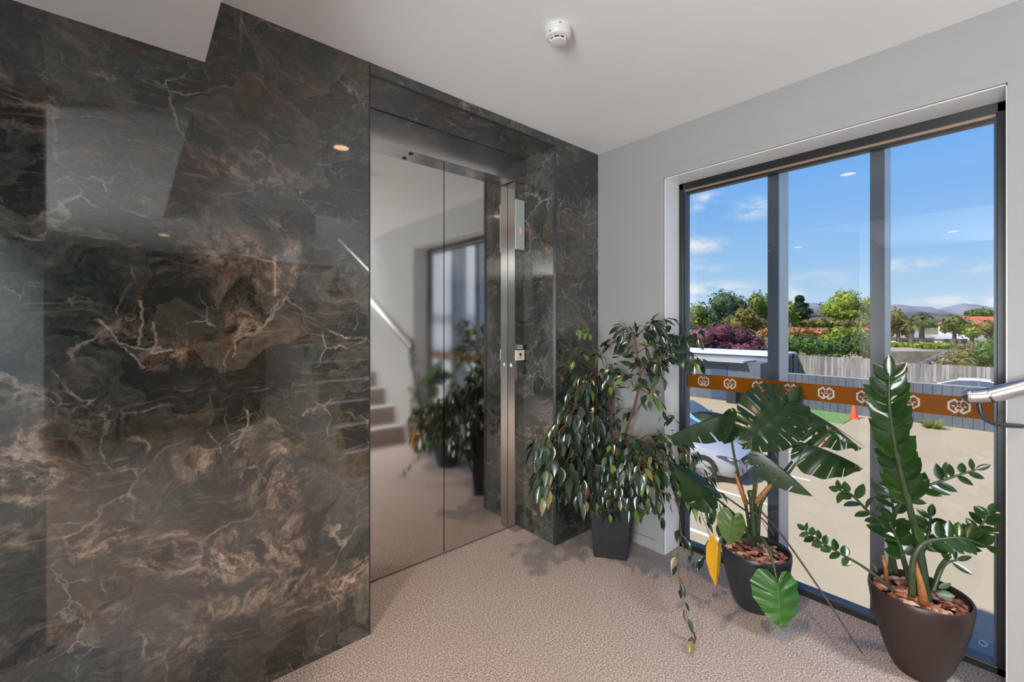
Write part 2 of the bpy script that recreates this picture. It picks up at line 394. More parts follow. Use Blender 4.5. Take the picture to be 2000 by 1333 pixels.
# rest of the landing behind the camera
M_backdark = mat('dark_for_reflection', (.03, .022, .018), .4, var=.3, vscale=8)  # unseen back wall coloured dark so its reflection in the marble stays dark
b = MB(); b.box((-.62, -3.3, 0), (1.37, -3.2, HS)); S(b.build('wall_back', M_backdark))
b = MB(); b.box((-1.9, -2.3, 0), (-.62, -2.2, HS)); b.box((-.70, -3.3, 0), (-.62, -2.3, HS)); S(b.build('wall_back_left', M_wall))
b = MB(); b.box((-1.9, .98, 0), (-.27, 1.05, HS)); S(b.build('wall_stub', M_wall))
b = MB(); b.box((-2.05, -3.3, 0), (-1.9, -1.08, 2.6)); b.box((-2.05, .08, 0), (-1.9, YA+.5, 2.6)); b.box((-2.05, -1.08, 2.1), (-1.9, .08, 2.6)); b.box((-2.05, -1.08, 0), (-1.9, .08, .3)); S(b.build('wall_left', M_wall))
w3 = S(bpy.data.objects.new('added_light_window', None)); COL.objects.link(w3); w3['_loc'] = (0.0, 0.0, 0.0)  # invented side window, an opening for added fill light
b = MB()
for y0, y1, z0, z1 in [(-1.08, -1.03, .3, 2.1), (.03, .08, .3, 2.1), (-1.03, .03, .3, .35), (-1.03, .03, 2.05, 2.1)]: b.box((-2.0, y0, z0), (-1.95, y1, z1))
b.build('window_frame', M_alu, w3)
b = MB(); b.box((-1.98, -1.03, .35), (-1.975, .03, 2.05)); b.build('glass_pane', M_glass, w3)
light('added_left_fill', 'AREA', (-2.2, -.5, 1.2), 215, (.93, .96, 1), (0, R(-90), 0), shape='RECTANGLE', size=1.7, size_y=1.1)  # added fill lamp, out of view, brightens the landing
b = MB(); b.box((1.37, -5.0, 0), (XB, -4.9, 5.3)); b.box((1.31, -4.9, 2.4), (1.37, -1.03, 5.3)); b.box((1.31, -1.1, 2.52), (XB, -1.03, 5.3)); b.box((1.31, -5.0, 5.2), (XB, -1.03, 5.3)); b.box((1.33, -4.9, 0), (1.37, -3.2, 2.4)); S(b.build('wall_stairwell', M_wall))
# outer shell of the building (casts the shade on the car park)
b = MB(); b.box((-8, -8, 5.55), (XB+.21, 4.1, 5.75)); b.box((-8, 3.9, -2.95), (XB, 4.1, 5.55)); b.box((-8.2, -8, -2.95), (-8, 4.1, 5.75)); b.box((-8, -8.2, -2.95), (XB+.21, -8, 5.75)); b.box((-8, -8, 2.9), (-2.1, 3.9, 3.0))
S(b.build('wall_outer', mat('outside_render', (.5, .5, .5), .8)))

# ------------------------------------------------------------------ big window
W = S(bpy.data.objects.new('window_1', None)); COL.objects.link(W); W['_loc'] = (0.0, 0.0, 0.0)
b = MB(); fx0, fx1 = XG, XG+.055
b.box((fx0, WY1-.030, 0), (fx1, WY1-.004, WZ-.004)); b.box((fx0, WY0+.004, 0), (fx1, WY0+.028, WZ-.004)); b.box((fx0, WY0+.004, WZ-.040), (fx1, WY1-.004, WZ-.004)); b.box((fx0, WY0+.004, 0), (fx1, WY1-.004, .028))
b.build('window_frame', M_alu, W, bevel=.002)
b = MB(); b.box((fx0+.012, WY1-.044, .03), (fx1-.004, WY1-.030, WZ-.05)); b.box((fx0+.012, WY0+.028, .03), (fx1-.004, WY0+.036, WZ-.05)); b.box((fx0+.006, WY0+.03, .028), (fx1-.004, WY1-.03, .036)); b.build('inner_bead', M_bead_finshade, W)
b = MB(); b.box((fx0+.012, WY0+.03, WZ-.052), (fx1-.004, WY1-.03, WZ-.040)); b.build('top_bead', M_bronze, W)
b = MB(); b.box((fx0+.016, WY0+.03, WZ-.064), (fx1-.004, WY1-.03, WZ-.052)); b.build('top_bead', M_alu, W)
b = MB(); b.box((XG+.026, WY0+.028, .028), (XG+.032, WY1-.03, WZ-.05)); b.build('glass_pane', M_glass, W)
b = MB()
for a0 in range(24):
    a, a1 = 2*math.pi*a0/24, 2*math.pi*(a0+1)/24; cc = (XG+.0255, .088, .085)
    vs = [(cc[0], cc[1]+r*math.cos(q), cc[2]+r*math.sin(q)) for q in (a, a1) for r in (.011, .0095)]
    if a0 not in (1, 2): b.add(vs, [(0, 1, 3, 2)])
b.build('etched_mark', M_logo, W)
# outside fins
for y0 in (.806, .387):
    b = MB(); b.box((XG+.090, y0, -.35), (XG+.235, y0+.047, 2.75))
    b2 = b.build('window_fin', M_fin, bevel=.002); b = MB(); b.box((XG+.075, y0-.001, -.35), (XG+.090, y0+.048, 2.75)); b.build('front_shade', M_bead_finshade, b2); tag(b2, 'blue-grey vertical metal fin outside the window, %s' % ('left of the two' if y0 > .6 else 'right of the two, behind the tall plant frond'), 'mullion', 'vertical fins outside the window')  # room-side face of the same fin, its shade put into a darker colour
# orange film band with monogram
dec = thing('window_film', 'orange band of film stuck across the window pane with white hexagonal monograms', 'window film', (XG+.0245, .66, .94))
b = MB(); x = XG+.0250; b.box((x, WY0+.028, .938), (x+.0006, WY1-.03, 1.018)); b.build('band', M_orange, dec)
def stroke(b, pts, wd, x, c, sy, sz):
    # pts in unit logo space; quads of given width, mitred by overlap
    q = [Vector((c[0]-p[0]*sy, c[1]+p[1]*sz, 0)) for p in pts]
    for i, (A_, B_) in enumerate(zip(q, q[1:])):
        d = (B_-A_).normalized(); n_ = Vector((-d.y, d.x, 0))*wd; A2 = A_-d*wd*.8; B2 = B_+d*wd*.8; xx = x-i*.00001
        b.add([(xx, v.x, v.y) for v in (A2-n_, A2+n_, B2+n_, B2-n_)], [(0, 1, 2, 3)])
for i in range(8):
    b = MB(); c = (.152+.1453*i, .979); x = XG+.0245
    for s_ in (-1, 1):
        stroke(b, [(s_*-.08, .35), (s_*.42, .92), (s_*1, .45), (s_*1, -.45), (s_*.42, -.92), (s_*.05, -.62)], .0033, x, c, .029, .028)
        stroke(b, [(s_*.62, .0), (s_*.04, .0)], .0028, x, c, .029, .028)
        stroke(b, [(s_*.33, .0), (s_*.33, -.50), (s_*.1, -.50)], .0028, x, c, .029, .028)
    b.build('monogram', M_logo, dec)

# ------------------------------------------------------------------ lift
lift = thing('lift_entrance', 'stainless steel lift doors and header set into the dark marble recess', 'lift', (1.31, YD, 0))
b = MB(); b.box((RX0+.001, YD, .010), (1.3225, YD+.03, 2.25)); dl = b.build('door_panel', M_steel, lift)
b = MB(); b.box((1.3277, YD, .010), (RX1-.04, YD+.03, 2.25)); b.build('door_panel', M_steel, lift)
b = MB(); b.box((RX0, YD+.03, 0), (RX1, YD+.035, 2.3)); b.build('shaft_lining', M_dark, lift)
b = MB(); b.box((1.797, YF, .0), (RX1-.0006, YD-.002, 2.194)); b.build('door_jamb', M_frame, lift, bevel=.001)
b = MB(); b.box((RX0+.0006, YF, 2.198), (RX1-.0006, YD+.04, RZ-.002)); b.build('header_panel', steel('header_steel', (.66, .65, .64), .24), lift, bevel=.001)
for xx in (1.10,):
    b = MB(); b.lathe([(.011, 2.1935), (.011, 2.198)], (xx, YF+.03, 0), 16); b.build('fixing_screw', M_dark, lift)
b = MB(); b.box((1.7955, YF+.026, 1.035), (1.797, YF+.044, 1.055)); b.build('floor_marker', M_trim, lift)
ind = thing('lift_indicator', 'tall pale floor indicator plate with a small red glowing arrow on the lift jamb', 'indicator panel', (1.834, YF-.006, 1.92))
b = MB(); b.box((1.797, YF-.012, 1.772), (1.871, YF-.0002, 2.084)); b.build('cover_plate', mat('frosted_indicator_plate', (.42, .47, .45), .25), ind, bevel=.002)
b = MB(); x, zz, y = 1.834, 1.895, YF-.0126
b.add([(x-.010, y, zz), (x+.010, y, zz), (x, y, zz+.020)], [(0, 1, 2)]); b.add([(x-.005, y, zz-.02), (x+.005, y, zz-.02), (x+.005, y, zz), (x-.005, y, zz)], [(0, 1, 2, 3)])
b.build('red_arrow', mat('red_led', (.5, .02, .02), .4, emit=(1, .08, .06), estr=2.2), ind)
call = thing('lift_call_panel', 'slim steel lift call panel with a white card above its button', 'call panel', (1.834, YF-.006, 1.07))
b = MB(); b.box((1.800, YF-.010, .958), (1.868, YF-.0002, 1.075)); cp = b.build('button_plate', M_frame, call, bevel=.002)
b = MB(); b.lathe([(.011, 0), (.011, .004), (.009, .005)], (0, 0, 0), 20)
b.v = [Vector((1.850+v.x, YF-.010-v.z, 1.0+v.y)) for v in b.v]; b.build('call_button', M_dark, cp)
b = MB(); b.box((1.813, YF-.0115, .975), (1.823, YF-.010, 1.055)); b.build('card_slot', M_dark, cp)
b = MB(); b.box((1.800, YF-.012, 1.077), (1.868, YF-.0002, 1.140)); ic = b.build('white_card', mat('cream_card', (.62, .60, .50), .5), call)
b = MB(); b.lathe([(.010, 0), (.010, .001)], (0, 0, 0), 18); b.v = [Vector((1.834+v.x, YF-.0121-v.z, 1.113+v.y)) for v in b.v]; b.box((1.823, YF-.0128, 1.092), (1.845, YF-.012, 1.096)); b.build('card_symbol', M_dark, ic)
b = MB(); b.box((1.806, YF-.009, 1.143), (1.862, YF-.0002, 1.178)); np_ = b.build('notice_plate', mat('dark_notice', (.06, .06, .065), .35), call)
b = MB()
for i, (x0, x1) in enumerate([(1.815, 1.853), (1.811, 1.857), (1.813, 1.855)]):
    xx = x0
    while xx < x1: ww = random.uniform(.004, .008); b.box((xx, YF-.0095, 1.1675-i*.009), (min(xx+ww, x1), YF-.009, 1.1715-i*.009)); xx += ww+.002
b.build('notice_print', M_trim, np_)

# ------------------------------------------------------------------ smoke detector
dc = P(1090, 57, 1.101/(578/F)); dc.z = H
det = thing('smoke_detector', 'round white smoke detector on the ceiling above the lift landing', 'smoke detector', tuple(dc))
M_plast = mat('white_plastic', (.72, .71, .69), .35)
b = MB(); b.lathe([(.050, 0), (.050, -.012), (.047, -.016), (.046, -.018)][::-1], dc, 40); b.build('base', M_plast, det, smooth=True, auto=40)
b = MB(); b.lathe([(.049, -.017), (.049, -.026), (.043, -.036), (.034, -.040)][::-1], dc, 40); b.build('housing', M_plast, det, smooth=True, auto=30)
b = MB(); b.lathe([(.028, -.038), (.028, -.049)][::-1], dc, 32); b.build('sensor_chamber', mat('detector_mesh', (.05, .03, .025), .6), det)
b = MB(); b.lathe([(.030, -.047), (.029, -.052), (.020, -.0545)][::-1], dc, 32); hc = b.build('sensor_cap', M_plast, det, smooth=True, auto=40)
b = MB()
for i in range(8):
    a = i*math.pi/4+.2; cd = Vector((math.cos(a), math.sin(a), 0)); b.obox(dc+cd*.030+Vector((0, 0, -.043)), cd, Vector((-cd.y, cd.x, 0)), Vector((0, 0, 1)), .0025, .002, .007)
b.build('cage_rib', M_plast, det)
dirc = -Vector((dc.x, dc.y, 0)).normalized()
for a, zz, rr in ((R(-8), -.009, .0503), (R(38), -.029, .0475)):
    cd = Matrix.Rotation(-a, 3, 'Z') @ dirc
    b = MB(); b.lathe([(.0026, 0), (.0026, .0012)], (0, 0, 0), 12); q = cd.to_track_quat('Z', 'Y').to_matrix(); b.v = [dc+cd*rr+Vector((0, 0, zz))+q @ v for v in b.v]; b.build('indicator_lamp', M_dark, det)

# ------------------------------------------------------------------ recessed downlights, with added fill lamps
def downlight(x, y, z, energy, label, r=.045, col=(1, .70, .47)):
    t = thing('downlight', label, 'ceiling light', (x, y, z), 'recessed downlights')
    b = MB(); b.lathe([(r, -.001), (r+.012, -.001), (r+.012, -.005), (r, -.005)], (x, y, z), 32, False, False); b.build('trim_ring', M_trim, t, smooth=True, auto=40)
    b = MB(); b.lathe([(r, -.002), (.001, -.002)], (x, y, z), 32, False, True); b.build('lamp_lens', mat('lit_warm_lens', (1, 1, 1), .4, emit=(1, .62, .34), estr=9), t)
    l = bpy.data.lights.new('downlight_beam', 'SPOT'); l.energy = energy; l.color = col; l.spot_size = R(125); l.spot_blend = .9; l.shadow_soft_size = .04
    o = bpy.data.objects.new('downlight_beam', l); COL.objects.link(o); o.location = (x, y, z-.02)
downlight(.97, .81, H, 125, 'round warm downlight in the main ceiling, in front of the lift')
downlight(.22, -1.88, HS, 60, 'round warm downlight in the low ceiling behind the landing')
downlight(-.9, .4, HS, 230, 'added warm fill downlight in the low ceiling by the marble wall')  # added lamp to brighten the low ceiling side
light('stairwell_fill', 'AREA', (1.82, -3.0, 5.15), 620, (.95, .97, 1), shape='RECTANGLE', size=.8, size_y=2.5)  # added area fill high in the stairwell, no fixture known there
downlight(-.75, 1.62, HS, 12, 'added fill downlight between the white wall end and the marble wall', col=(.85, .93, 1))  # added cool lamp in the gap beside the wall end
wb = light('wall_end_fill', 'SPOT', (-.75, 1.62, HS-.03), 330, (.82, .92, 1), spot_size=R(75), spot_blend=.8, shadow_soft_size=.05); wb.rotation_euler = (Vector((-.72, 1.05, .8))-Vector((-.75, 1.62, HS))).to_track_quat('-Z', 'Y').to_euler()  # added spot that brightens the wall end for its marble reflection
# LED line beside the stairs
tag(MB().box((1.345, -2.609, 1.66), (1.352, -2.602, 2.60)).build('wall_light', mat('warm_led_line', (1, 1, 1), .5, emit=(1, .55, .28), estr=7)), 'slim vertical warm light line mirrored in the marble beside the stairs', 'wall light')

# ------------------------------------------------------------------ stairs behind the camera to the right
M_nose = mat('pale_stair_nosing', (.72, .72, .72), .3)
stc = thing('staircase', 'carpeted flight of stairs with pale nosings climbing beside the window wall', 'staircase', (1.82, -.2, 0))
for i in range(12):
    y = -.22-.25*i; b = MB(); b.box((1.38, y-.25, 0), (XB-.002, y, .18*(i+1))); tr = b.build('step', M_carpet, stc)
    b = MB(); b.box((1.375, y-.03, .18*(i+1)), (XB-.004, y+.012, .18*(i+1)+.012)); b.build('nosing', M_nose, tr)
hr = thing('handrail', 'tubular stainless steel handrail beginning at the right edge of the window', 'handrail', (2.2, .1, 1.05))
sl = math.tan(R(27)); pts = [(2.2, .108, 1.050), (2.2, .085, 1.054), (2.2, .06, 1.062), (2.2, .03, 1.075)]
for i in range(1, 9): pts.append((2.2, .03-.35*i, 1.075+.35*i*sl))
b = MB(); b.tube(catmull(pts[:5], 5)+[Vector(p) for p in pts[5:]], .0255, 24, caps=False); b.build('rail', M_chrome, hr, smooth=True)
b = MB(); ca = [i*math.pi/2/7 for i in range(8)]; b.tube([(2.2, .1075+.024*math.sin(a), 1.050-.002*math.sin(a)) for a in ca], [max(.0004, .0262*math.cos(a)) for a in ca], 24); b.build('end_cap', M_chrome, hr, smooth=True)
b = MB(); b.tube(catmull([(2.2, .088, 1.035), (2.2, .084, 1.00), (2.207, .07, .972), (2.225, .035, .960), (2.262, -.012, .958)], 6), .0075, 12); b.build('bracket', M_dark, hr, smooth=True)
b = MB(); b.lathe([(.027, 0), (.027, .005)], (0, 0, 0), 24); b.v = [Vector((XB-.0005-v.z, -.014+v.x, .958+v.y)) for v in b.v]; b.build('wall_plate', M_chrome, hr)

# ------------------------------------------------------------------ plants
def PC(px, py, d, xl=2.245, yl=1.755):
    p = P(px, py, d)
    if p.x > xl and not (p.y < 1.28 and xl < 2.3 and False): d *= xl/p.x; p = P(px, py, d)
    if p.y > yl: p = P(px, py, d*yl/p.y)
    if p.z < .004: p.z = .004
    return p
def blade(b, base, tip, nrm, wd, fold=.18, droop=.1, seg=6, shape='fig'):
    base = Vector(base); tip = Vector(tip); ax = tip-base; L = ax.length
    if L < 1e-5: return
    ax.normalize(); nrm = Vector(nrm); sd = ax.cross(nrm)
    if sd.length < 1e-3: sd = ax.cross(Vector((.3, .5, .8)))
    sd.normalize(); nn = sd.cross(ax).normalized()
    vs = []; fs = []
    for i in range(seg+1):
        t = i/seg
        if shape == 'fig': w_ = math.sin(math.pi*min(1, t**.8))*(1-.25*t); w_ = max(w_, .02); w_ *= (1 if t < .86 else .55)
        else: w_ = max(.02, math.sin(math.pi*t**.9)**.75)
        c = base+ax*L*t-nn*droop*L*(t*t)
        up = nn*fold*w_*wd
        vs += [c-sd*w_*wd/2+up, c, c+sd*w_*wd/2+up]
    for i in range(seg):
        o = i*3; fs += [(o, o+1, o+4, o+3), (o+1, o+2, o+5, o+4)]
    b.add(vs, fs)
def chips(name, label, c, r, z, n, ph):
    b = MB(); rr = random.Random(ph); c = Vector(c)
    ico = [(0, 0, 1), (.9, 0, .2), (.25, .85, .3), (-.75, .5, .1), (-.7, -.6, .25), (.3, -.9, .15), (0, 0, -1)]
    fc = [(0, 1, 2), (0, 2, 3), (0, 3, 4), (0, 4, 5), (0, 5, 1), (6, 2, 1), (6, 3, 2), (6, 4, 3), (6, 5, 4), (6, 1, 5)]
    for i in range(n):
        a = rr.uniform(0, 6.28); q = r*math.sqrt(rr.random()); s = rr.uniform(.010, .022)
        M = Matrix.Translation((c.x+q*math.cos(a), c.y+q*math.sin(a), z+rr.uniform(0, .012))) @ Matrix.Rotation(rr.uniform(0, 6), 4, 'Z') @ Matrix.Rotation(rr.uniform(-.5, .5), 4, 'X')
        b.add([M @ Vector((v[0]*s*1.4, v[1]*s*rr.uniform(.7, 1), v[2]*s*.5)) for v in ico], fc)
    o = b.build(name, M_chip); tag(o, label, 'bark mulch', kind='stuff')
def roundpot(t, c, r0, r1, h, m, mouth=.9):
    b = MB(); th_ = .009
    prof = [(r0, 0), (r0+(r1-r0)*.30, h*.16), (r0+(r1-r0)*.62, h*.42), (r0+(r1-r0)*.86, h*.68), (r1, h*.93), (r1*.995, h-.004), (r1-.003, h), (r1-th_, h-.003), (r1-th_-.001, h*.8)]
    b.lathe(prof, c, 56, True, False); b.build('pot', m, t, smooth=True, auto=50)
    b = MB(); b.lathe([(r1-th_-.001, h*.84), (.002, h*.86)], c, 40, False, True); b.build('soil', M_soil, t)

# --- ZZ plant, brown speckled pot on the right
zc = (2.235, .245, 0)
zz = thing('potted_zz_plant', 'glossy arching ZZ plant in a brown round pot at the right end of the window', 'potted plant', zc)
roundpot(zz, zc, .072, .150, .302, M_potbrown)
chips('bark_mulch', 'reddish bark chips filling the brown pot of the ZZ plant', zc, .128, .268, 150, 3)
def frond(pts, rads, leaves, lw, name='frond', t0=.3, facing=None, upish=.6, ll=.075, spread=1.0, along=0.0, seed=0, m=M_zz, tipleaf=True, camface=.8):
    """pts: (px,py,d); leaflets alternate on both sides"""
    rr = random.Random(seed); wp = [PC(px, py, d, 2.43, 1.7) for px, py, d in pts]; cv = catmull(wp, 8); n = len(cv)
    rad = [rads[0]+(rads[1]-rads[0])*(i/(n-1)) for i in range(n)]
    b = MB(); b.m = 0; b.tube(cv, rad, 8); b.m = 1
    camv = Vector((0, 0, CAMZ))
    for i in range(leaves):
        t = t0+(1-t0)*(i/(leaves-.5)); q = t*(n-1); j = min(n-2, int(q)); p = cv[j].lerp(cv[j+1], q-j); tn = (cv[j+1]-cv[j]).normalized()
        v = (camv-p).normalized(); sd = tn.cross(v).normalized(); sgn = 1 if i % 2 else -1
        k_ = 1-.35*max(0, t-.8)/.2
        if facing: sgn = facing if rr.random() < .7 else -facing
        dr = (sd*sgn*spread+tn*(along+rr.uniform(.35, .75))+Vector((0, 0, upish*rr.uniform(0, .5)))+v*rr.uniform(-.35, .45)).normalized()
        L = ll*k_*rr.uniform(.85, 1.12); nr = (v*camface+Vector((rr.uniform(-.5, .5), rr.uniform(-.5, .5), rr.uniform(.1, .9)))*(1-camface*.6)).normalized()
        tp = p+dr*L
        if tp.x > 2.43: tp.x = 2.43-(.001)
        blade(b, p, tp, nr, lw*k_*rr.uniform(.88, 1.1), .12, rr.uniform(-.05, .12), 6, 'zz')
    if tipleaf: 
        tn = (cv[-1]-cv[-2]).normalized(); blade(b, cv[-1], cv[-1]+tn*ll*.8, (camv-cv[-1]).normalized(), lw*.7, .12, 0, 6, 'zz')
    b.build(name, [M_zzstem, m], zz, smooth=True)
frond([(1813, 1188, 1.63), (1797, 1080, 1.63), (1775, 985, 1.62), (1752, 890, 1.61), (1738, 800, 1.60), (1737, 735, 1.60)], (.0155, .0035), 32, .050, t0=.40, ll=.100, seed=1, spread=.9, along=.45, camface=.85)
frond([(1744, 1110, 1.72), (1742, 1030, 1.70), (1758, 985, 1.67), (1795, 957, 1.64), (1850, 936, 1.60), (1905, 918, 1.56)], (.009, .003), 15, .028, t0=.46, ll=.058, seed=2, facing=-1, camface=.7)
frond([(1750, 1120, 1.70), (1738, 1065, 1.68), (1722, 1025, 1.67), (1693, 997, 1.66), (1662, 966, 1.65), (1638, 958, 1.64)], (.009, .003), 12, .034, t0=.32, ll=.060, seed=3, camface=.5)
frond([(1748, 1158, 1.62), (1716, 1130, 1.64), (1682, 1105, 1.66), (1638, 1080, 1.67), (1598, 1056, 1.68), (1572, 1036, 1.69)], (.007, .0022), 12, .030, t0=.50, ll=.044, seed=4, camface=.7)
frond([(1781, 1165, 1.58), (1783, 1100, 1.57), (1800, 1065, 1.56), (1836, 1054, 1.55), (1882, 1052, 1.54), (1925, 1068, 1.53)], (.011, .003), 16, .034, t0=.40, ll=.066, seed=5, facing=-1, upish=1.2, camface=.65)
frond([(1824, 1152, 1.62), (1836, 1110, 1.61), (1862, 1080, 1.60), (1895, 1052, 1.58), (1920, 1022, 1.56), (1932, 1002, 1.55)], (.008, .0025), 14, .030, t0=.45, ll=.052, seed=6, camface=.8)
frond([(1785, 1160, 1.66), (1768, 1105, 1.66), (1755, 1060, 1.65), (1737, 1020, 1.64)], (.012, .004), 9, .042, t0=.45, ll=.070, seed=7, camface=.5)
frond([(1780, 1165, 1.72), (1795, 1100, 1.72), (1812, 1050, 1.72), (1818, 1010, 1.72)], (.010, .004), 9, .036, t0=.45, ll=.066, seed=8, camface=.6)
frond([(1822, 1158, 1.60), (1838, 1115, 1.60), (1850, 1100, 1.59), (1868, 1095, 1.58)], (.007, .003), 3, .024, t0=.7, ll=.060, seed=9)
frond([(1738, 1120, 1.76), (1742, 1060, 1.76), (1745, 1000, 1.76), (1735, 950, 1.75)], (.009, .003), 11, .034, t0=.35, ll=.06, seed=10, camface=.6)
for pts, rads in ([[(1732, 1140, 1.70), (1730, 1110, 1.70), (1724, 1085, 1.70)], (.008, .006)], [[(1806, 1190, 1.59), (1798, 1140, 1.59), (1788, 1095, 1.60)], (.017, .004)]):
    b = MB(); b.tube([P(*p) for p in pts], [rads[0], (rads[0]+rads[1])/2, rads[1]], 10); b.build('dry_sheath', M_sheath, zz, smooth=True)
M_zzy = leafmat('young_zz_leaf', (.05, .10, .04), (.07, .14, .06), (.08, .16, .07), trans=.2)
for (ax, ay), (bx, by), wd in [((1830, 1160), (1866, 1166), .03), ((1833, 1150), (1858, 1140), .018), ((1714, 1118), (1702, 1100), .02)]:
    b = MB(); blade(b, P(ax, ay, 1.62), P(bx, by, 1.60), (-.6, -.4, .7), wd, .1, 0, 6, 'zz'); b.build('small_leaf', M_zzy, zz, smooth=True)

# --- monstera, charcoal pot in the middle
mc = (2.19, .80, 0)
mo = thing('potted_monstera', 'monstera with big split leaves and one yellow leaf in a round charcoal pot', 'potted plant', mc)
roundpot(mo, mc, .085, .146, .262, M_potblack)
chips('bark_mulch', 'brown bark chips filling the charcoal pot of the monstera', mc, .124, .230, 150, 5)
OUT = [(-.01, .0), (-.16, .10), (-.24, .26), (-.17, .42), (.0, .52), (.20, .555), (.42, .51), (.62, .40), (.80, .25), (.93, .10), (1.0, .0)]
def monleaf(name, base, tip, nrm, wd, fold=.1, droop=.2, curl=.0, slits=7, m=M_mon, depth=.34, sw=1, seed=0, stemfrom=None, roll=0.0, wave=.01):
    """heart shaped split leaf; fold lifts the halves, curl bends them down towards the margin"""
    rr = random.Random(seed); base = Vector(base); tip = Vector(tip); ax = tip-base; L = ax.length/ (1.0); ax.normalize(); nrm = Vector(nrm)
    sd = ax.cross(nrm).normalized(); nn = sd.cross(ax).normalized()
    o2 = [Vector((u, v, 0)) for u, v in catmull_2(OUT, 14)]
    ns = len(o2)-1; NR = 8; b = MB()
    for side in (-1, 1):
        cut = {}
        for q in range(slits):
            s0 = int(ns*(.22+.66*(q+rr.uniform(-.12, .12))/max(1, slits)))
            for w_ in range(sw+(1 if rr.random() < .4 else 0)): cut[s0+w_] = depth+rr.uniform(-.06, .12)
        vs = []
        for i, E in enumerate(o2):
            s_ = i/ns; mu = max(0.0, min(.97, (s_-.14)*1.12)) if s_ > .14 else 0.0
            m0 = Vector((mu, 0, 0))
            for j in range(NR+1):
                r = j/NR; u = m0.x+(E.x-m0.x)*r; v = E.y*r
                hgt = fold*v*wd/.55-curl*(v/.55)**2*wd*.5+wave*min(1, max(0, wd-.1)/.15)*math.sin(s_*38+side)*r
                up = nn*(hgt-droop*L*u*abs(u))
                vs.append(base+ax*L*u*(1-.25*droop*abs(u))+sd*side*v*wd/.555*.5*(1-.3*abs(fold)-.25*curl*v)+up)
        fs = []
        for i in range(ns):
            for j in range(NR):
                if i in cut and (j+.5)/NR > cut[i]: continue
                q = (i*(NR+1)+j, i*(NR+1)+j+1, (i+1)*(NR+1)+j+1, (i+1)*(NR+1)+j); fs.append(q if side > 0 else q[::-1])
        for v in vs:
            if v.x > 2.41: v.x = 2.41-.02*(1-math.exp(-(v.x-2.41)*20))
            if v.z < .004: v.z = .004
        b.add(vs, fs)
    # midrib
    b.tube([base+ax*L*t*(1-.25*droop*t)-nn*(droop*L*t*t+.001) for t in [i/8 for i in range(9)]], [.0035*(1-.8*i/8) for i in range(9)], 6)
    o = b.build(name, m, mo, smooth=True)
    if stemfrom:
        pts = [PC(*q, 2.40, 1.74) for q in stemfrom]+[base]
        s_ = MB(); cv = catmull(pts, 6); s_.tube(cv, [.0085+(.0042-.0085)*i/(len(cv)-1) for i in range(len(cv))], 8); s_.build('leaf_stalk', M_mstem, mo, smooth=True)
    return o
def catmull_2(pts, n):
    return [(p.x, p.y) for p in catmull([(u, v, 0) for u, v in pts], n)]
CV = -FW      # towards the camera
UP = Vector((0, 0, 1))
monleaf('leaf', P(1536, 787, 1.93), P(1456, 872, 1.80), CV*.85+UP*.55, .30, fold=-.08, droop=.12, curl=.22, slits=9, seed=1, depth=.30, stemfrom=[(1470, 1060, 2.03), (1472, 990, 2.02), (1478, 880, 2.0), (1500, 812, 1.97)])
monleaf('leaf', P(1425, 806, 2.02), P(1298, 842, 1.96), UP*1+CV*.15, .13, fold=-.6, droop=.10, curl=.30, slits=6, seed=2, depth=.45, stemfrom=[(1466, 1050, 2.05), (1456, 985, 2.05), (1432, 880, 2.05)])
monleaf('leaf', P(1564, 795, 2.06), P(1700, 868, 1.92), UP*.75+CV*.55, .24, fold=-.30, droop=.10, curl=.2, slits=8, seed=3, depth=.42, stemfrom=[(1478, 1055, 2.05), (1486, 985, 2.05), (1545, 905, 2.08), (1590, 850, 2.10)])
monleaf('leaf', P(1578, 868, 2.00), P(1698, 905, 1.90), UP*.85+CV*.45, .165, fold=-.55, droop=.16, curl=.3, slits=5, seed=4, depth=.5, stemfrom=[(1480, 1058, 2.03), (1490, 975, 2.03), (1540, 925, 2.02)])
monleaf('leaf', P(1496, 890, 1.90), P(1594, 968, 1.80), UP*.8+CV*.35, .095, fold=-.7, droop=.06, curl=.35, slits=4, seed=5, depth=.45, stemfrom=[(1474, 1056, 1.99), (1470, 985, 1.98), (1480, 920, 1.95)])
monleaf('leaf', P(1392, 968, 2.02), P(1316, 905, 2.02), CV*.8+UP*.5, .13, fold=-.2, droop=.1, curl=.2, slits=0, seed=6, stemfrom=[(1470, 1050, 2.05), (1440, 1012, 2.05), (1412, 985, 2.04)])
monleaf('leaf', P(1352, 950, 2.06), P(1402, 1004, 1.97), UP*.6+CV*.7, .12, fold=-.4, droop=.1, curl=.2, slits=2, seed=16)
monleaf('leaf', P(1440, 812, 1.97), P(1418, 868, 1.92), UP*.6+CV*.7, .12, fold=-.4, droop=.3, curl=.3, slits=3, seed=17)
monleaf('leaf', P(1556, 794, 2.02), P(1562, 752, 2.04), CV*.8+UP*.1, .10, fold=-.1, droop=.0, curl=.3, slits=0, seed=18)
monleaf('leaf', P(1418, 818, 2.05), P(1350, 800, 2.10), UP*.6+CV*.6, .10, fold=-.2, droop=.2, curl=.2, slits=0, seed=19)
o = monleaf('leaf', P(1432, 1010, 1.90), P(1425, 1066, 1.84), CV*.8+UP*.4, .125, fold=-.05, droop=.1, curl=.1, slits=0, seed=7, m=leafmat('pale_monstera_leaf', (.05, .09, .02), (.06, .11, .02), (.08, .13, .03)), stemfrom=[(1466, 1058, 1.97), (1450, 1020, 1.93)]); o['label'] = 'pale rounded unsplit leaf'
o = monleaf('leaf', P(1402, 1066, 1.84), P(1398, 1145, 1.80), CV*.7+RT*.5+UP*.2, .115, fold=-.1, droop=.0, curl=.1, slits=0, seed=8, m=M_yellow, stemfrom=[(1460, 1060, 1.96), (1420, 1040, 1.90)]); o['label'] = 'yellowed hanging leaf'
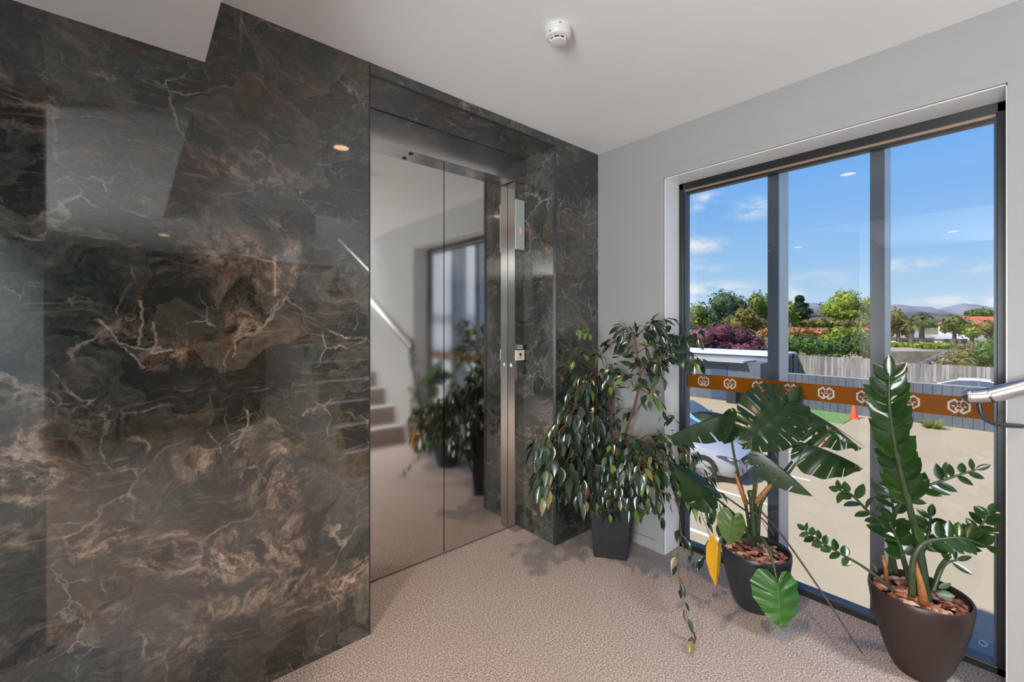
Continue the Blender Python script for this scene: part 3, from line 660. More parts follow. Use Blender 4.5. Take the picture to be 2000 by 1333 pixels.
o = monleaf('leaf', P(1518, 1136, 1.83), P(1530, 1232, 1.76), CV*.75+UP*.55, .205, fold=-.08, droop=.06, curl=.12, slits=3, seed=9, depth=.4, sw=1, m=M_monfront, stemfrom=[(1476, 1050, 1.99), (1490, 1055, 1.93), (1506, 1085, 1.87)]); o['label'] = 'bright green leaf hanging over the rim'
b = MB(); b.tube(catmull([P(1470, 1064, 2.035), P(1472, 1000, 2.03), P(1466, 960, 2.03)], 5), [.016]*8+[.015]*3, 12); b.build('trunk', M_mstem, mo, smooth=True)
for pts in ([(1458, 985, 2.02), (1444, 950, 2.02), (1436, 925, 2.02)], [(1474, 985, 2.0), (1494, 960, 1.99), (1516, 935, 1.98)], [(1470, 985, 2.02), (1476, 950, 2.02), (1478, 930, 2.02)]):
    b = MB(); b.tube([P(*p) for p in pts], [.012, .009, .005], 8); b.build('dry_sheath', M_sheath, mo, smooth=True)
def roots(pts, r0, r1):
    b = MB(); cv = catmull([PC(*p, 2.40, 1.74) for p in pts], 6); b.tube(cv, [r0+(r1-r0)*i/(len(cv)-1) for i in range(len(cv))], 8); b.build('aerial_root', M_root, mo, smooth=True)
roots([(1474, 985, 1.99), (1530, 1050, 1.84), (1600, 1150, 1.68), (1684, 1277, 1.55)], .0042, .0032)
roots([(1466, 1005, 2.0), (1400, 960, 2.02), (1352, 940, 2.06)], .0042, .0025)
roots([(1464, 995, 1.98), (1495, 1020, 1.95), (1512, 1048, 1.93)], .004, .003)
roots([(1478, 1050, 1.96), (1482, 1015, 1.95), (1500, 1040, 1.93), (1503, 1062, 1.94)], .0016, .0014)

# --- weeping fig, tall square charcoal pot in the corner
fc_ = Vector((2.070, 1.530, 0)); e1 = Vector((.567, -.824, 0)); e2 = Vector((.824, .567, 0))
fi = thing('potted_weeping_fig', 'weeping fig trailing from a tall square charcoal pot in the corner by the marble', 'potted plant', tuple(fc_))
b = MB(); hp = .53; a0, a1, ti = .090, .128, .010
def ring(h_, z_): return [fc_+e1*h_*i+e2*h_*j+Vector((0, 0, z_)) for i, j in ((-1, -1), (1, -1), (1, 1), (-1, 1))]
vs = ring(a0, 0)+ring(a1, hp)+ring(a1-ti, hp)+ring(a1-ti-.004, hp-.05)
fs = [(3, 2, 1, 0)]+[(k_*4+i, k_*4+(i+1) % 4, (k_+1)*4+(i+1) % 4, (k_+1)*4+i) for k_ in range(3) for i in range(4)]
b.add(vs, fs); b.build('pot', M_potblack, fi, bevel=.004)
b = MB(); b.add(ring(a1-ti-.003, hp-.042), [(0, 1, 2, 3)]); b.build('soil', M_soil, fi)
chips('bark_mulch', 'brown bark chips in the square pot under the weeping fig', fc_, .10, hp-.036, 70, 8)
def DW(px, py, back):  # depth as far back as walls allow minus 'back'
    p = P(px, py, 3.0); lim = 2.235 if (px < 1300) else 2.36
    t = min(lim/p.x, 1.745/p.y if p.y > 0 else 9); return 3.0*t-back
wood = MB(); fol = {0: MB(), 1: MB(), 2: MB()}
rf = random.Random(21)
def branch(pts, r0, r1, leaves, L=.068, wd=.030, t0=.2, hang=.6, young=.04, yellow=.02, clump=1.0, jit=.03):
    wp = []
    for px, py, bk in pts:
        d = DW(px, py, 0)-bk; p = P(px, py, d); wp.append(p)
    cv = catmull(wp, 7); n = len(cv)
    wood.tube(cv, [r0+(r1-r0)*i/(n-1) for i in range(n)], 6)
    for i in range(leaves):
        t = t0+(1-t0)*(i+rf.random()*.6)/leaves; q = min(n-1.001, t*(n-1)); j = int(q); p = cv[j].lerp(cv[j+1], q-j); tn = (cv[j+1]-cv[j]).normalized()
        off = Vector((rf.gauss(0, 1), rf.gauss(0, 1), rf.gauss(0, 1)))
        off = (off-tn*off.dot(tn)*.5).normalized()
        st = p+off*rf.uniform(.3, 1)*jit
        if jit > .012: wood.tube([p, p.lerp(st, .6)+Vector((0, 0, .002)), st], [.0011, .0009, .0007], 4, False)
        dr = (off*.55+tn*.45+Vector((0, 0, -hang))*rf.uniform(.6, 1.4)).normalized(); LL = L*rf.uniform(.72, 1.2)
        tp = st+dr*LL
        for v in (st, tp):
            v.x = min(v.x, 2.255 if v.y > 1.31 else 2.40); v.y = min(v.y, 1.765); v.z = max(v.z, .01)
        nr = (off*.8-dr*dr.dot(off)+CV*rf.uniform(0, .8)+Vector((0, 0, rf.uniform(0, 1)))).normalized()
        u = rf.random(); g = 1 if u < young else (2 if u < young+yellow else 0)
        blade(fol[g], st, tp, nr, wd*LL/L*rf.uniform(.85, 1.15), rf.uniform(.05, .3), rf.uniform(-.05, .25), 6)
# stems
branch([(1212, 890, .12), (1224, 840, .13), (1240, 790, .14), (1250, 740, .15), (1244, 690, .15), (1238, 650, .15)], .0085, .004, 26, t0=.45, jit=.06)
branch([(1206, 890, .12), (1198, 850, .13), (1192, 800, .12), (1190, 750, .12), (1182, 700, .12)], .006, .002, 20, t0=.35, jit=.05)
branch([(1246, 800, .14), (1262, 775, .15), (1280, 745, .17), (1296, 700, .19), (1310, 665, .2)], .004, .002, 30, t0=.3, jit=.05)
# upper right crown reaching the window
branch([(1238, 660, .15), (1262, 640, .18), (1285, 630, .2), (1310, 640, .22)], .003, .001, 38, t0=.1, jit=.05)
branch([(1244, 690, .16), (1275, 672, .18), (1310, 660, .2), (1345, 655, .2), (1372, 652, .2)], .003, .001, 44, t0=.1, jit=.04)
branch([(1250, 720, .16), (1280, 700, .18), (1315, 690, .2), (1350, 700, .2), (1362, 715, .2)], .003, .001, 40, t0=.1, jit=.04)
branch([(1246, 745, .15), (1262, 712, .2), (1284, 705, .24), (1290, 735, .25)], .003, .001, 28, t0=.1, jit=.05)
branch([(1238, 655, .15), (1224, 640, .16), (1210, 645, .16)], .002, .001, 12, jit=.03)
branch([(1240, 700, .15), (1218, 672, .15), (1200, 668, .15), (1186, 680, .15)], .002, .001, 16, jit=.03)
branch([(1246, 770, .15), (1222, 735, .15), (1200, 720, .15), (1180, 730, .14)], .0025, .001, 20, jit=.035)
branch([(1250, 760, .15), (1284, 780, .16), (1305, 820, .16), (1318, 812, .16)], .0025, .001, 10, jit=.03)
branch([(1238, 800, .13), (1212, 800, .13), (1205, 830, .14)], .002, .001, 9, jit=.03)
# top left wisps in front of the pier
branch([(1182, 720, .12), (1168, 680, .14), (1150, 650, .16), (1140, 640, .17), (1126, 640, .18)], .0025, .001, 12, t0=.3, jit=.02, young=.5, L=.055)
branch([(1170, 740, .12), (1150, 700, .15), (1128, 700, .17), (1108, 716, .18), (1096, 706, .19)], .0025, .001, 11, t0=.3, jit=.02, young=.3, L=.06)
branch([(1182, 700, .12), (1160, 690, .13), (1140, 670, .14)], .002, .001, 10, jit=.03)
# dense left mass
for pts in ([(1192, 800, .13), (1165, 760, .16), (1140, 750, .2), (1118, 775, .22)], [(1192, 810, .14), (1160, 790, .2), (1130, 790, .24), (1104, 830, .26), (1092, 870, .26)],
            [(1196, 830, .16), (1160, 820, .24), (1128, 840, .3), (1108, 900, .32), (1100, 950, .32)], [(1200, 850, .16), (1172, 850, .26), (1145, 880, .32), (1134, 940, .34), (1130, 985, .34)],
            [(1192, 790, .14), (1172, 775, .2), (1160, 810, .26), (1158, 860, .28)], [(1160, 790, .22), (1120, 815, .28), (1085, 850, .3), (1062, 868, .3), (1048, 878, .3)],
            [(1160, 830, .22), (1120, 850, .3), (1088, 900, .33), (1070, 935, .33), (1062, 965, .33)], [(1200, 860, .16), (1180, 870, .26), (1160, 900, .3), (1150, 950, .3), (1152, 985, .3)],
            [(1190, 770, .14), (1170, 740, .16), (1150, 745, .18), (1136, 765, .2)], [(1185, 830, .18), (1150, 800, .26), (1120, 830, .3), (1110, 860, .3)]):
    branch(pts, .003, .001, 44, t0=.12, hang=1.1, jit=.065, L=.082, wd=.036, yellow=.05, young=.03)
# middle spill over the pot rim
for pts in ([(1212, 884, .14), (1205, 865, .26), (1196, 890, .36), (1192, 960, .38)], [(1215, 884, .14), (1222, 862, .28), (1228, 900, .38), (1232, 960, .40), (1232, 1000, .40)], [(1216, 884, .14), (1240, 868, .28), (1262, 900, .36), (1270, 960, .36), (1272, 1000, .34)],
            [(1216, 884, .14), (1250, 866, .26), (1290, 900, .32), (1312, 950, .32)], [(1214, 884, .14), (1235, 875, .3), (1250, 920, .4), (1254, 980, .42)], [(1210, 884, .14), (1190, 880, .26), (1176, 920, .34), (1180, 970, .36), (1192, 1010, .36)],
            [(1216, 884, .14), (1262, 870, .24), (1308, 900, .30), (1340, 950, .3), (1362, 985, .3)], [(1216, 884, .14), (1270, 850, .2), (1320, 870, .24), (1356, 910, .26), (1386, 960, .26), (1400, 1010, .26)]):
    branch(pts, .003, .001, 62, t0=.15, hang=.75, jit=.06, L=.060, wd=.030, young=.05)
branch([(1260, 870, .24), (1296, 850, .22), (1330, 862, .22), (1350, 890, .22)], .002, .001, 22, jit=.03, L=.055)
for pts in ([(1216, 884, .14), (1244, 880, .26), (1276, 930, .32), (1288, 990, .34)], [(1216, 884, .14), (1262, 880, .26), (1300, 915, .32), (1326, 975, .34)], [(1216, 884, .14), (1230, 890, .34), (1212, 930, .42), (1214, 985, .42)]):
    branch(pts, .0025, .001, 48, t0=.25, hang=.7, jit=.06, L=.060, wd=.030, young=.04)
# long trailing strands
branch([(1290, 910, .32), (1318, 970, .40), (1330, 1040, .50), (1322, 1090, .55), (1330, 1150, .62), (1344, 1210, .66), (1356, 1270, .70)], .0018, .0008, 15, t0=.3, hang=.8, jit=.008, L=.055, yellow=.25)
branch([(1350, 950, .3), (1372, 1010, .34), (1388, 1060, .36), (1380, 1100, .4)], .0018, .0008, 16, t0=.1, hang=.8, jit=.02, L=.05)
branch([(1330, 1040, .50), (1350, 1080, .5), (1362, 1110, .5)], .0012, .0006, 5, hang=.8, jit=.008, L=.04)
wood.build('branches', M_twig, fi, smooth=True)
for g, m_, nm in ((0, M_fig, 'foliage'), (1, M_figyoung, 'young_foliage'), (2, M_figyellow, 'yellowing_foliage')): fol[g].build(nm, m_, fi, smooth=True)

# ------------------------------------------------------------------ outside
GZ = -2.95
def ground(name, a, b_, z, m): bb = MB(); bb.box((a[0], a[1], z-.2), (b_[0], b_[1], z)); return S(bb.build(name, m))
M_asph = mat('sunlit_asphalt', (.46, .375, .25), .92, spec=.15, var=.07, vscale=.35, vdetail=8, bump=.3, bscale=60)
M_land = mat('dry_grass_land', (.20, .19, .07), .95, var=.3, vscale=.4)
ground('ground_1', (2.4, -30), (25.72, 60), GZ, M_asph)
ground('ground_2', (25.9, -40), (31, 90), -2.47, mat('pale_concrete_yard', (.42, .38, .32), .9, var=.1, vscale=.5))
b = MB(); b.add([(31, -60, GZ-.0), (31, 110, GZ), (140, 200, -1.0), (140, -60, -1.0)], [(0, 1, 2, 3)]); b.add([(140, -60, -1), (140, 200, -1), (1500, 1600, -3), (1500, -600, -3)], [(0, 1, 2, 3)]); S(b.build('ground_3', M_land))
M_line = mat('white_road_paint', (.75, .73, .68), .7)
for i, (x, y0, y1) in enumerate([(11.35, 3.7, 9.0), (8.75, 3.7, 9.0), (13.95, 3.7, 9.0), (16.6, 4.0, 9.3), (19.2, 4.0, 9.3)]):
    o = MB().box((x-.05, y0, GZ), (x+.05, y1, GZ+.006)).build('parking_line', M_line); S(o); o['label'] = 'white painted parking line'
o = MB().box((22.9, 4.9, GZ), (25.55, 8.3, GZ+.03)).build('grass_strip', mat('green_turf', (.16, .30, .09), .95, var=.2, vscale=8)); tag(o, 'bright green turf patch at the foot of the dark fence', 'turf', kind='structure')

# dark ribbed metal fence
fe = thing('metal_fence', 'dark blue-grey vertical board fence along the far edge of the car park', 'fence', (25.7, 3, GZ))
M_fence = mat('slate_fence_board', (.105, .12, .15), .6, var=.12, vscale=2)
b = MB(); yy = -6.0
while yy < 8.4: b.box((25.70, yy, GZ), (25.74, yy+.285, GZ+1.72)); b.box((25.74, yy+.285, GZ), (25.75, yy+.30, GZ+1.70)); yy += .30
b.build('boards', M_fence, fe)
b = MB(); b.box((25.69, -6, GZ+1.72), (25.77, 8.45, GZ+1.76)); b.build('top_rail', mat('pale_rail', (.35, .36, .38), .5), fe)
for i in range(6):
    b = MB(); y = -5+i*2.6; b.box((25.75, y, GZ), (25.85, y+.1, GZ+1.72)); b.build('post', M_fence, fe)
# paling fence behind
M_paling = mat('weathered_timber', (.30, .27, .245), .9, var=.35, vscale=5, vdetail=8)
pf = thing('timber_fence', 'tall weathered grey timber paling fence behind the car park fence', 'fence', (30, 8, GZ))
rr = random.Random(4); yy = -8.0; bb = MB()
while yy < 24: bb.box((30+rr.uniform(0, .015), yy, GZ), (30.04, yy+.135, -.66+rr.uniform(-.02, .02)+.15*(yy > 5))); yy += .15
_k = N(M_paling.node_tree); _b = M_paling.node_tree.nodes['Principled BSDF']; _g = _k.n('ShaderNodeNewGeometry')
_mp = _k.n('ShaderNodeMapping', {'Vector': _g.outputs['Position'], 'Scale': (1, 7, .8)})
_c = _k.ramp(_g.outputs['Random Per Island'], [(0, (.20, .18, .165)), (.6, (.33, .30, .275)), (1, (.46, .43, .40))])
M_paling.node_tree.links.new(_k.mix(_k.step(_k.noise(_mp.outputs[0], 1.2, 5, .6), .45, .7, 0, .7), _c, (.13, .12, .115)), _b.inputs['Base Color'])
bb.build('palings', M_paling, pf)
b = MB(); b.box((30.04, -8, -1.2), (30.10, 24, -1.1)); b.box((30.04, -8, -2.5), (30.10, 24, -2.4)); b.build('rail', M_paling, pf)

# low dark garage at the left
ga = thing('garage_building', 'low dark flat-roofed garage with a thin white roof edge beyond the parked cars', 'building', (25, 12, GZ))
M_gar = mat('slate_cladding', (.12, .135, .16), .6, var=.1, vscale=3)
b = MB(); b.box((25.0, 8.9, GZ), (29.5, 13.3, -.75)); b.build('wall', M_gar, ga)
b = MB(); b.box((24.4, 13.3, GZ), (29.5, 15.5, -.55)); b.build('side_wall', mat('pale_block', (.34, .34, .35), .8), ga)
b = MB(); b.box((24.6, 9.6, -.75), (29.6, 13.4, -.66)); b.build('canopy', mat('grey_canopy', (.45, .45, .45), .5), ga)
b = MB(); b.box((26.2, 8.7, -.42), (29.98, 17, -.32)); b.build('roof', mat('white_fascia', (.8, .8, .8), .5), ga)
b = MB(); b.box((26.3, 8.9, -.75), (29.9, 16.9, -.42)); b.build('parapet', mat('grey_parapet', (.22, .24, .27), .7), ga)
b = MB(); b.box((24.96, 10.6, GZ+.1), (25.0, 11.5, GZ+2.0)); dr_ = b.build('door', mat('blue_door', (.06, .09, .16), .4), ga)
b = MB(); b.lathe([(.03, 0), (.03, .08)], (24.93, 10.75, GZ+1.0), 10); b.build('handle', M_chrome, dr_)
b = MB(); b.box((24.4, 9.9, GZ), (24.9, 10.4, GZ+1.0)); b.box((24.45, 9.7, GZ+1.0), (24.85, 10.55, GZ+1.06)); tag(b.build('wheelie_bin', mat('dark_bin', (.03, .035, .04), .5), bevel=.02), 'dark wheelie bin against the garage wall', 'bin')

nb = thing('neighbour_building', 'white rendered building beside the car park, mirrored in the lift doors', 'building', (16, -16, GZ))
b = MB(); b.box((5, -26, GZ), (60, -17, 6)); b.build('wall', mat('white_render', (.78, .80, .82), .8), nb)
b = MB(); b.box((5, -17, 1.6), (60, -16.9, 1.9)); b.box((5, -16.99, -.2), (60, -16.93, 0)); b.build('string_course', mat('grey_course', (.35, .40, .46), .7), nb)
# cones
def cone(x, y, label):
    t = thing('traffic_cone', label, 'traffic cone', (x, y, GZ), 'orange cones in the car park')
    M_c = mat('fluorescent_orange', (.85, .09, .03), .6)
    b = MB(); b.lathe([(.16, .03), (.03, .70), (.02, .71)], (x, y, GZ), 20); b.build('cone_body', M_c, t, smooth=True, auto=40)
    b = MB(); b.box((x-.2, y-.2, GZ), (x+.2, y+.2, GZ+.035)); b.build('base', M_c, t)
    b = MB(); b.lathe([(.1245, .21), (.092, .38)], (x, y, GZ), 20, False, False); b.build('white_band', M_line, t)
def GP(px, py):
    d = (CAMZ-GZ)*F/(py-HY); p = P(px, py, d); return p.x, p.y
cone(*GP(1602, 864), 'orange cone seen under the monstera leaves, nearest of the cones')
cone(*GP(1583, 836), 'orange cone seen through the slits of the biggest monstera leaf')
cone(*GP(1668, 818), 'orange cone just left of the tall ZZ frond, farthest right of the cones')

# cars -------------------------------------------------------------------------
M_tyre = mat('tyre_rubber', (.02, .02, .022), .8); M_rim = mat('alloy_rim', (.62, .62, .64), .3, metal=.7)
M_black = mat('black_trim', (.02, .022, .026), .4)
def car(name, label, x, y, z, rot, col, style='hatch', L=4.35, W_=1.80, scale=1.0, detail=True):
    """local +x points to the front"""
    loc = Vector((x, y, z)); t = thing(name, label, 'car', tuple(loc)); Mx = Matrix.Translation(loc) @ Matrix.Rotation(rot, 4, 'Z')
    paint = mat('car_paint', col, .30, spec=.6, coat=.6)
    hf = L/2; hw = W_/2
    # x, bottom z, belt z, top z, half width, half top width
    if style == 'hatch':
        st = [(hf, .30, .52, .55, .62, .55), (hf-.05, .22, .64, .70, .72, .62), (hf-.22, .20, .72, .79, .83, .70), (hf-.55, .20, .80, .88, .89, .74), (hf-1.0, .20, .88, .95, .90, .72), (hf-1.28, .20, .92, .99, .90, .70),
              (hf-1.62, .20, .94, 1.22, .90, .64), (hf-1.95, .20, .95, 1.38, .90, .60), (hf-2.35, .20, .96, 1.435, .90, .59), (hf-2.9, .20, .97, 1.44, .90, .59), (hf-3.4, .20, .99, 1.41, .90, .58), (hf-3.9, .20, 1.01, 1.32, .88, .56), (-hf+.15, .22, 1.0, 1.10, .84, .60), (-hf, .32, .86, .90, .76, .64)]
        g0, g1 = 5, 12
    else:
        st = [(hf, .30, .50, .54, .62, .55), (hf-.08, .22, .64, .68, .74, .64), (hf-.5, .20, .76, .82, .88, .74), (hf-1.1, .20, .86, .92, .91, .74), (hf-1.5, .20, .90, .97, .91, .72), (hf-2.0, .20, .92, 1.25, .91, .62), (hf-2.4, .20, .93, 1.41, .91, .59),
              (hf-2.9, .20, .94, 1.44, .91, .59), (hf-3.4, .20, .95, 1.40, .91, .58), (hf-3.9, .20, .97, 1.22, .90, .58), (-hf+.5, .22, .99, 1.04, .88, .66), (-hf+.08, .25, .95, 1.0, .82, .66), (-hf, .34, .80, .84, .74, .62)]
        g0, g1 = 4, 10
    secs = []
    for xx, zb, zl, zt, w_, wt in st:
        k_ = hw/.90
        secs.append([(xx, 0, zb), (xx, w_*k_*.90, zb), (xx, w_*k_*.985, zb+.12), (xx, w_*k_, (zb+zl)/2), (xx, w_*k_*.985, zl-.05), (xx, w_*k_*.955, zl), (xx, wt*k_*1.03, zt-.045), (xx, wt*k_*.93, zt-.008), (xx, 0, zt+.012)])
    n = len(secs[0]); body = MB(); gl = MB()
    for sg in (1, -1):
        vs = [Mx @ Vector((p[0], p[1]*sg, p[2])) for s_ in secs for p in s_]; fb = []; fg = []
        for i in range(len(secs)-1):
            for j in range(n-1):
                q = (i*n+j, (i+1)*n+j, (i+1)*n+j+1, i*n+j+1); q = q if sg > 0 else q[::-1]
                g = False
                if j == 5 and g0+1 <= i < g1-1: g = True            # side windows
                if j in (6, 7) and (i in (g0, g0+1) or i in (g1-2, g1-1)) and j == 7: g = True
                if j == 6 and i in (g0, g0+1): g = False
                (fg if g else fb).append(q)
        q0 = tuple(range(n)); fb.append(q0 if sg < 0 else q0[::-1]); q1 = tuple((len(secs)-1)*n+i for i in range(n)); fb.append(q1 if sg > 0 else q1[::-1])
        body.add(vs, fb); gl.add(vs, fg)
    bo = body.build('body', paint, t, smooth=True, auto=34, recalc=True)
    gl.build('window_glass', M_carglass, t, smooth=True, auto=34, recalc=True)
    # pillars between the side windows
    for sg in (1, -1):
        b = MB()
        for xp in ([hf-2.50] if style == 'hatch' else [hf-2.7]):
            k_ = hw/.9; b.add([Mx @ Vector(p) for p in [(xp, sg*.862*k_, .95), (xp-.07, sg*.862*k_, .95), (xp-.07, sg*.612*k_, 1.41), (xp, sg*.612*k_, 1.41)]], [(0, 1, 2, 3)])
        b.build('door_pillar', M_black, t)
    R3 = Mx.to_3x3()
    for xw in (hf-.86, -hf+.78):
        for sg in (1, -1):
            ax = R3 @ Vector((0, sg, 0)); ux = R3 @ Vector((1, 0, 0)); c = Mx @ Vector((xw, sg*(hw-.10), .32)); q = Matrix((ux, Vector((0, 0, 1)).cross(ax)*0+Vector((0, 0, 1)), ax)).transposed()
            def lay(b, prof, n_=32, c0=False, c1=False):
                o = len(b.v); b.lathe(prof, (0, 0, 0), n_, c0, c1)
                for i in range(o, len(b.v)): v = b.v[i]; b.v[i] = c+ux*v.x+Vector((0, 0, 1))*v.y+ax*v.z
            b = MB(); lay(b, [(.21, -.10), (.30, -.10), (.32, -.08), (.32, .085), (.305, .105), (.235, .108), (.228, .095)]); wh = b.build('wheel', M_tyre, t, smooth=True, auto=40)
            b = MB(); lay(b, [(.228, .100), (.215, .104), (.205, .085), (.203, -.05)]); lay(b, [(.05, .07), (.045, .088), (.001, .09)])
            ns = 14 if detail else 7
            for i in range(ns):
                a = 2*math.pi*i/ns; cd = ux*math.cos(a)+Vector((0, 0, 1))*math.sin(a); sd_ = cd.cross(ax)
                for da in (-.012, .012): b.obox(c+cd*.125+sd_*da*1.2+ax*.078, cd, sd_, ax, .085, .0055, .008)
            b.build('rim', M_rim, wh, smooth=False)
            b = MB(); lay(b, [(.20, .0), (.001, .0)]); b.build('brake_disc', M_black, wh)
            # wheel arch: dark ring on the body side
            b = MB(); vs = []
            for i in range(25):
                a = math.pi*i/24; 
                for r in (.325, .375): vs.append(c+ux*r*math.cos(a)+Vector((0, 0, 1))*(r*math.sin(a))+ax*.103)
            b.add(vs, [(2*i, 2*i+1, 2*i+3, 2*i+2) for i in range(24)]); b.build('wheel_arch', M_black, t)
    # front: headlights, grille, intakes, plate
    k_ = hw/.9
    for sg in (1, -1):
        b = MB(); b.add([Mx @ Vector(p) for p in [(hf-.02, sg*.60*k_, .58), (hf-.16, sg*.83*k_, .60), (hf-.56, sg*.905*k_, .74), (hf-.42, sg*.87*k_, .765), (hf-.18, sg*.78*k_, .735), (hf-.04, sg*.66*k_, .68)]], [(0, 1, 2, 3, 4, 5)])
        b.build('headlight', mat('headlight_lens', (.09, .10, .11), .12, spec=.9), t)
        b = MB(); b.add([Mx @ Vector(p) for p in [(hf+.015, sg*.50*k_, .30), (hf-.10, sg*.80*k_, .32), (hf-.07, sg*.78*k_, .43), (hf+.015, sg*.54*k_, .45)]], [(0, 1, 2, 3)]); b.build('air_intake', M_black, t)
        b = MB(); b.add([Mx @ Vector(p) for p in [(-hf-.005, sg*.45*k_, .72), (-hf+.06, sg*.80*k_, .72), (-hf+.10, sg*.82*k_, .88), (-hf-.005, sg*.5*k_, .86)]], [(0, 1, 2, 3)]); b.build('tail_light', mat('red_lens', (.4, .01, .01), .2), t)
        b = MB(); b.obox(Mx @ Vector((hf-1.55, sg*(hw+.09), .98)), R3 @ Vector((1, 0, 0)), R3 @ Vector((0, 1, 0)), Vector((0, 0, 1)), .07, .10, .055); b.build('door_mirror', paint, t, bevel=.02)
    b = MB(); b.add([Mx @ Vector(p) for p in [(hf+.012, -.42*k_, .52), (hf+.012, .42*k_, .52), (hf+.0, .50*k_, .64), (hf-.03, .40*k_, .69), (hf-.03, -.40*k_, .69), (hf, -.50*k_, .64)]], [(0, 1, 2, 3, 4, 5)]); gr = b.build('grille', M_black, t)
    b = MB(); o = len(b.v); b.obox(Mx @ Vector((hf+.012, 0, .60)), R3 @ Vector((1, 0, 0)), R3 @ Vector((0, 1, 0)), Vector((0, 0, 1)), .006, .42*k_, .012)
    for i in range(18):
        a0_, a1_ = 2*math.pi*i/18, 2*math.pi*(i+1)/18; b.add([Mx @ Vector((hf+.022, r*math.cos(a), .60+r*math.sin(a))) for a in (a0_, a1_) for r in (.075, .062)], [(0, 1, 3, 2)])
    for a in (math.pi/2, math.pi/2+2.094, math.pi/2+4.188): cd = R3 @ Vector((0, math.cos(a), math.sin(a))); b.obox(Mx @ Vector((hf+.021, 0, .60))+cd*.033, cd, R3 @ Vector((1, 0, 0)), cd.cross(R3 @ Vector((1, 0, 0))), .034, .003, .006)
    if detail: b.build('grille_badge', M_rim, gr)
    b = MB(); b.obox(Mx @ Vector((hf+.02, 0, .42)), R3 @ Vector((1, 0, 0)), R3 @ Vector((0, 1, 0)), Vector((0, 0, 1)), .008, .24, .055); b.build('number_plate', M_line, t)
    return t
car('parked_car', 'silver hatchback parked nearest the window, nose to the right, seen through the lower left panes', 12.60, 6.72+.25, GZ, R(-90)+R(3), (.40, .41, .44), 'hatch')
car('parked_car', 'pale blue car parked just behind the silver hatchback', 15.55, 8.3, GZ, R(-90), (.20, .50, .68), 'hatch', detail=False)
car('parked_car', 'white car with a dark window line between the two fences at the right', 27.7, .8, -2.47, R(-90), (.80, .81, .83), 'sedan', L=4.9, detail=False)

# --- vegetation --------------------------------------------------------------
def folmat(name, c1, c2, c3):
    m, k, b = newmat(name); g = k.n('ShaderNodeNewGeometry')
    c = k.ramp(g.outputs['Random Per Island'], [(0, c1), (.55, c2), (1, c3)])
    c = k.mix(k.step(k.noise(g.outputs['Position'], 1.6, 6, .7), .40, .62, 0, .5), c, c1)
    k.t.links.new(c, b.inputs['Base Color']); b.inputs['Roughness'].default_value = .6; b.inputs['Specular IOR Level'].default_value = .25
    t = k.n('ShaderNodeBsdfTranslucent', {'Color': c}); mx = k.n('ShaderNodeMixShader', {0: .3, 1: b.outputs[0], 2: t.outputs[0]}); k.t.links.new(mx.outputs[0], k.t.nodes['Material Output'].inputs[0])
    return m
def FG(*rgb): return tuple(srgb(*c) for c in rgb)
MF = {
 'green': folmat('mid_green_leaves', *FG((70, 90, 38), (122, 140, 62), (168, 178, 92))),
 'grey': folmat('grey_green_leaves', *FG((62, 84, 60), (98, 120, 88), (142, 158, 120))),
 'lime': folmat('lime_leaves', *FG((100, 118, 34), (150, 166, 55), (196, 206, 92))),
 'plum': folmat('plum_leaves', *FG((92, 56, 72), (138, 84, 96), (178, 118, 128))),
 'dark': folmat('conifer_needles', *FG((34, 50, 42), (62, 78, 62), (90, 104, 84))),
 'olive': folmat('olive_leaves', *FG((88, 86, 38), (138, 130, 62), (180, 166, 96))),
 'orange': folmat('rust_leaves', *FG((150, 100, 54), (196, 140, 86), (222, 176, 124))),
 'ivy': folmat('ivy_leaves', *FG((56, 84, 40), (98, 130, 58), (152, 180, 92))),
 'straw': folmat('yucca_leaves', *FG((110, 112, 52), (160, 152, 84), (204, 184, 122))),
}
M_bark = mat('grey_bark', (.16, .12, .09), .9, var=.3, vscale=3)
def clump(b, c, rx, ry, rz, n, s, rr):
    for i in range(n):
        v = Vector((rr.gauss(0, 1), rr.gauss(0, 1), rr.gauss(0, 1))).normalized()
        q = .72+.33*rr.random()+.16*mnoise.noise(v*2.1+c*.7)
        p = c+Vector((v.x*rx, v.y*ry, v.z*rz))*q
        nr = (v+Vector((rr.gauss(0, .5), rr.gauss(0, .5), rr.gauss(0, .5)))).normalized(); u = nr.orthogonal().normalized(); a = rr.uniform(0, 6.28)
        u = Matrix.Rotation(a, 3, nr) @ u; w_ = nr.cross(u); ss = s*rr.uniform(.6, 1.3)
        b.add([p-u*ss, p+w_*ss*.45, p+u*ss, p-w_*ss*.45], [(0, 1, 2, 3)])
def blob(b, c, rx, ry, rz, n=10):
    vs = []; fs = []; m_ = n*2
    for i in range(n+1):
        th = math.pi*i/n
        for j in range(m_):
            ph = 2*math.pi*j/m_; v = Vector((math.sin(th)*math.cos(ph), math.sin(th)*math.sin(ph), math.cos(th))); q = .70+.14*mnoise.noise(v*2.1+c*.7)
            vs.append(c+Vector((v.x*rx, v.y*ry, v.z*rz))*q)
    for i in range(n):
        for j in range(m_): fs.append((i*m_+j, (i+1)*m_+j, (i+1)*m_+(j+1) % m_, i*m_+(j+1) % m_))
    b.add(vs, fs)
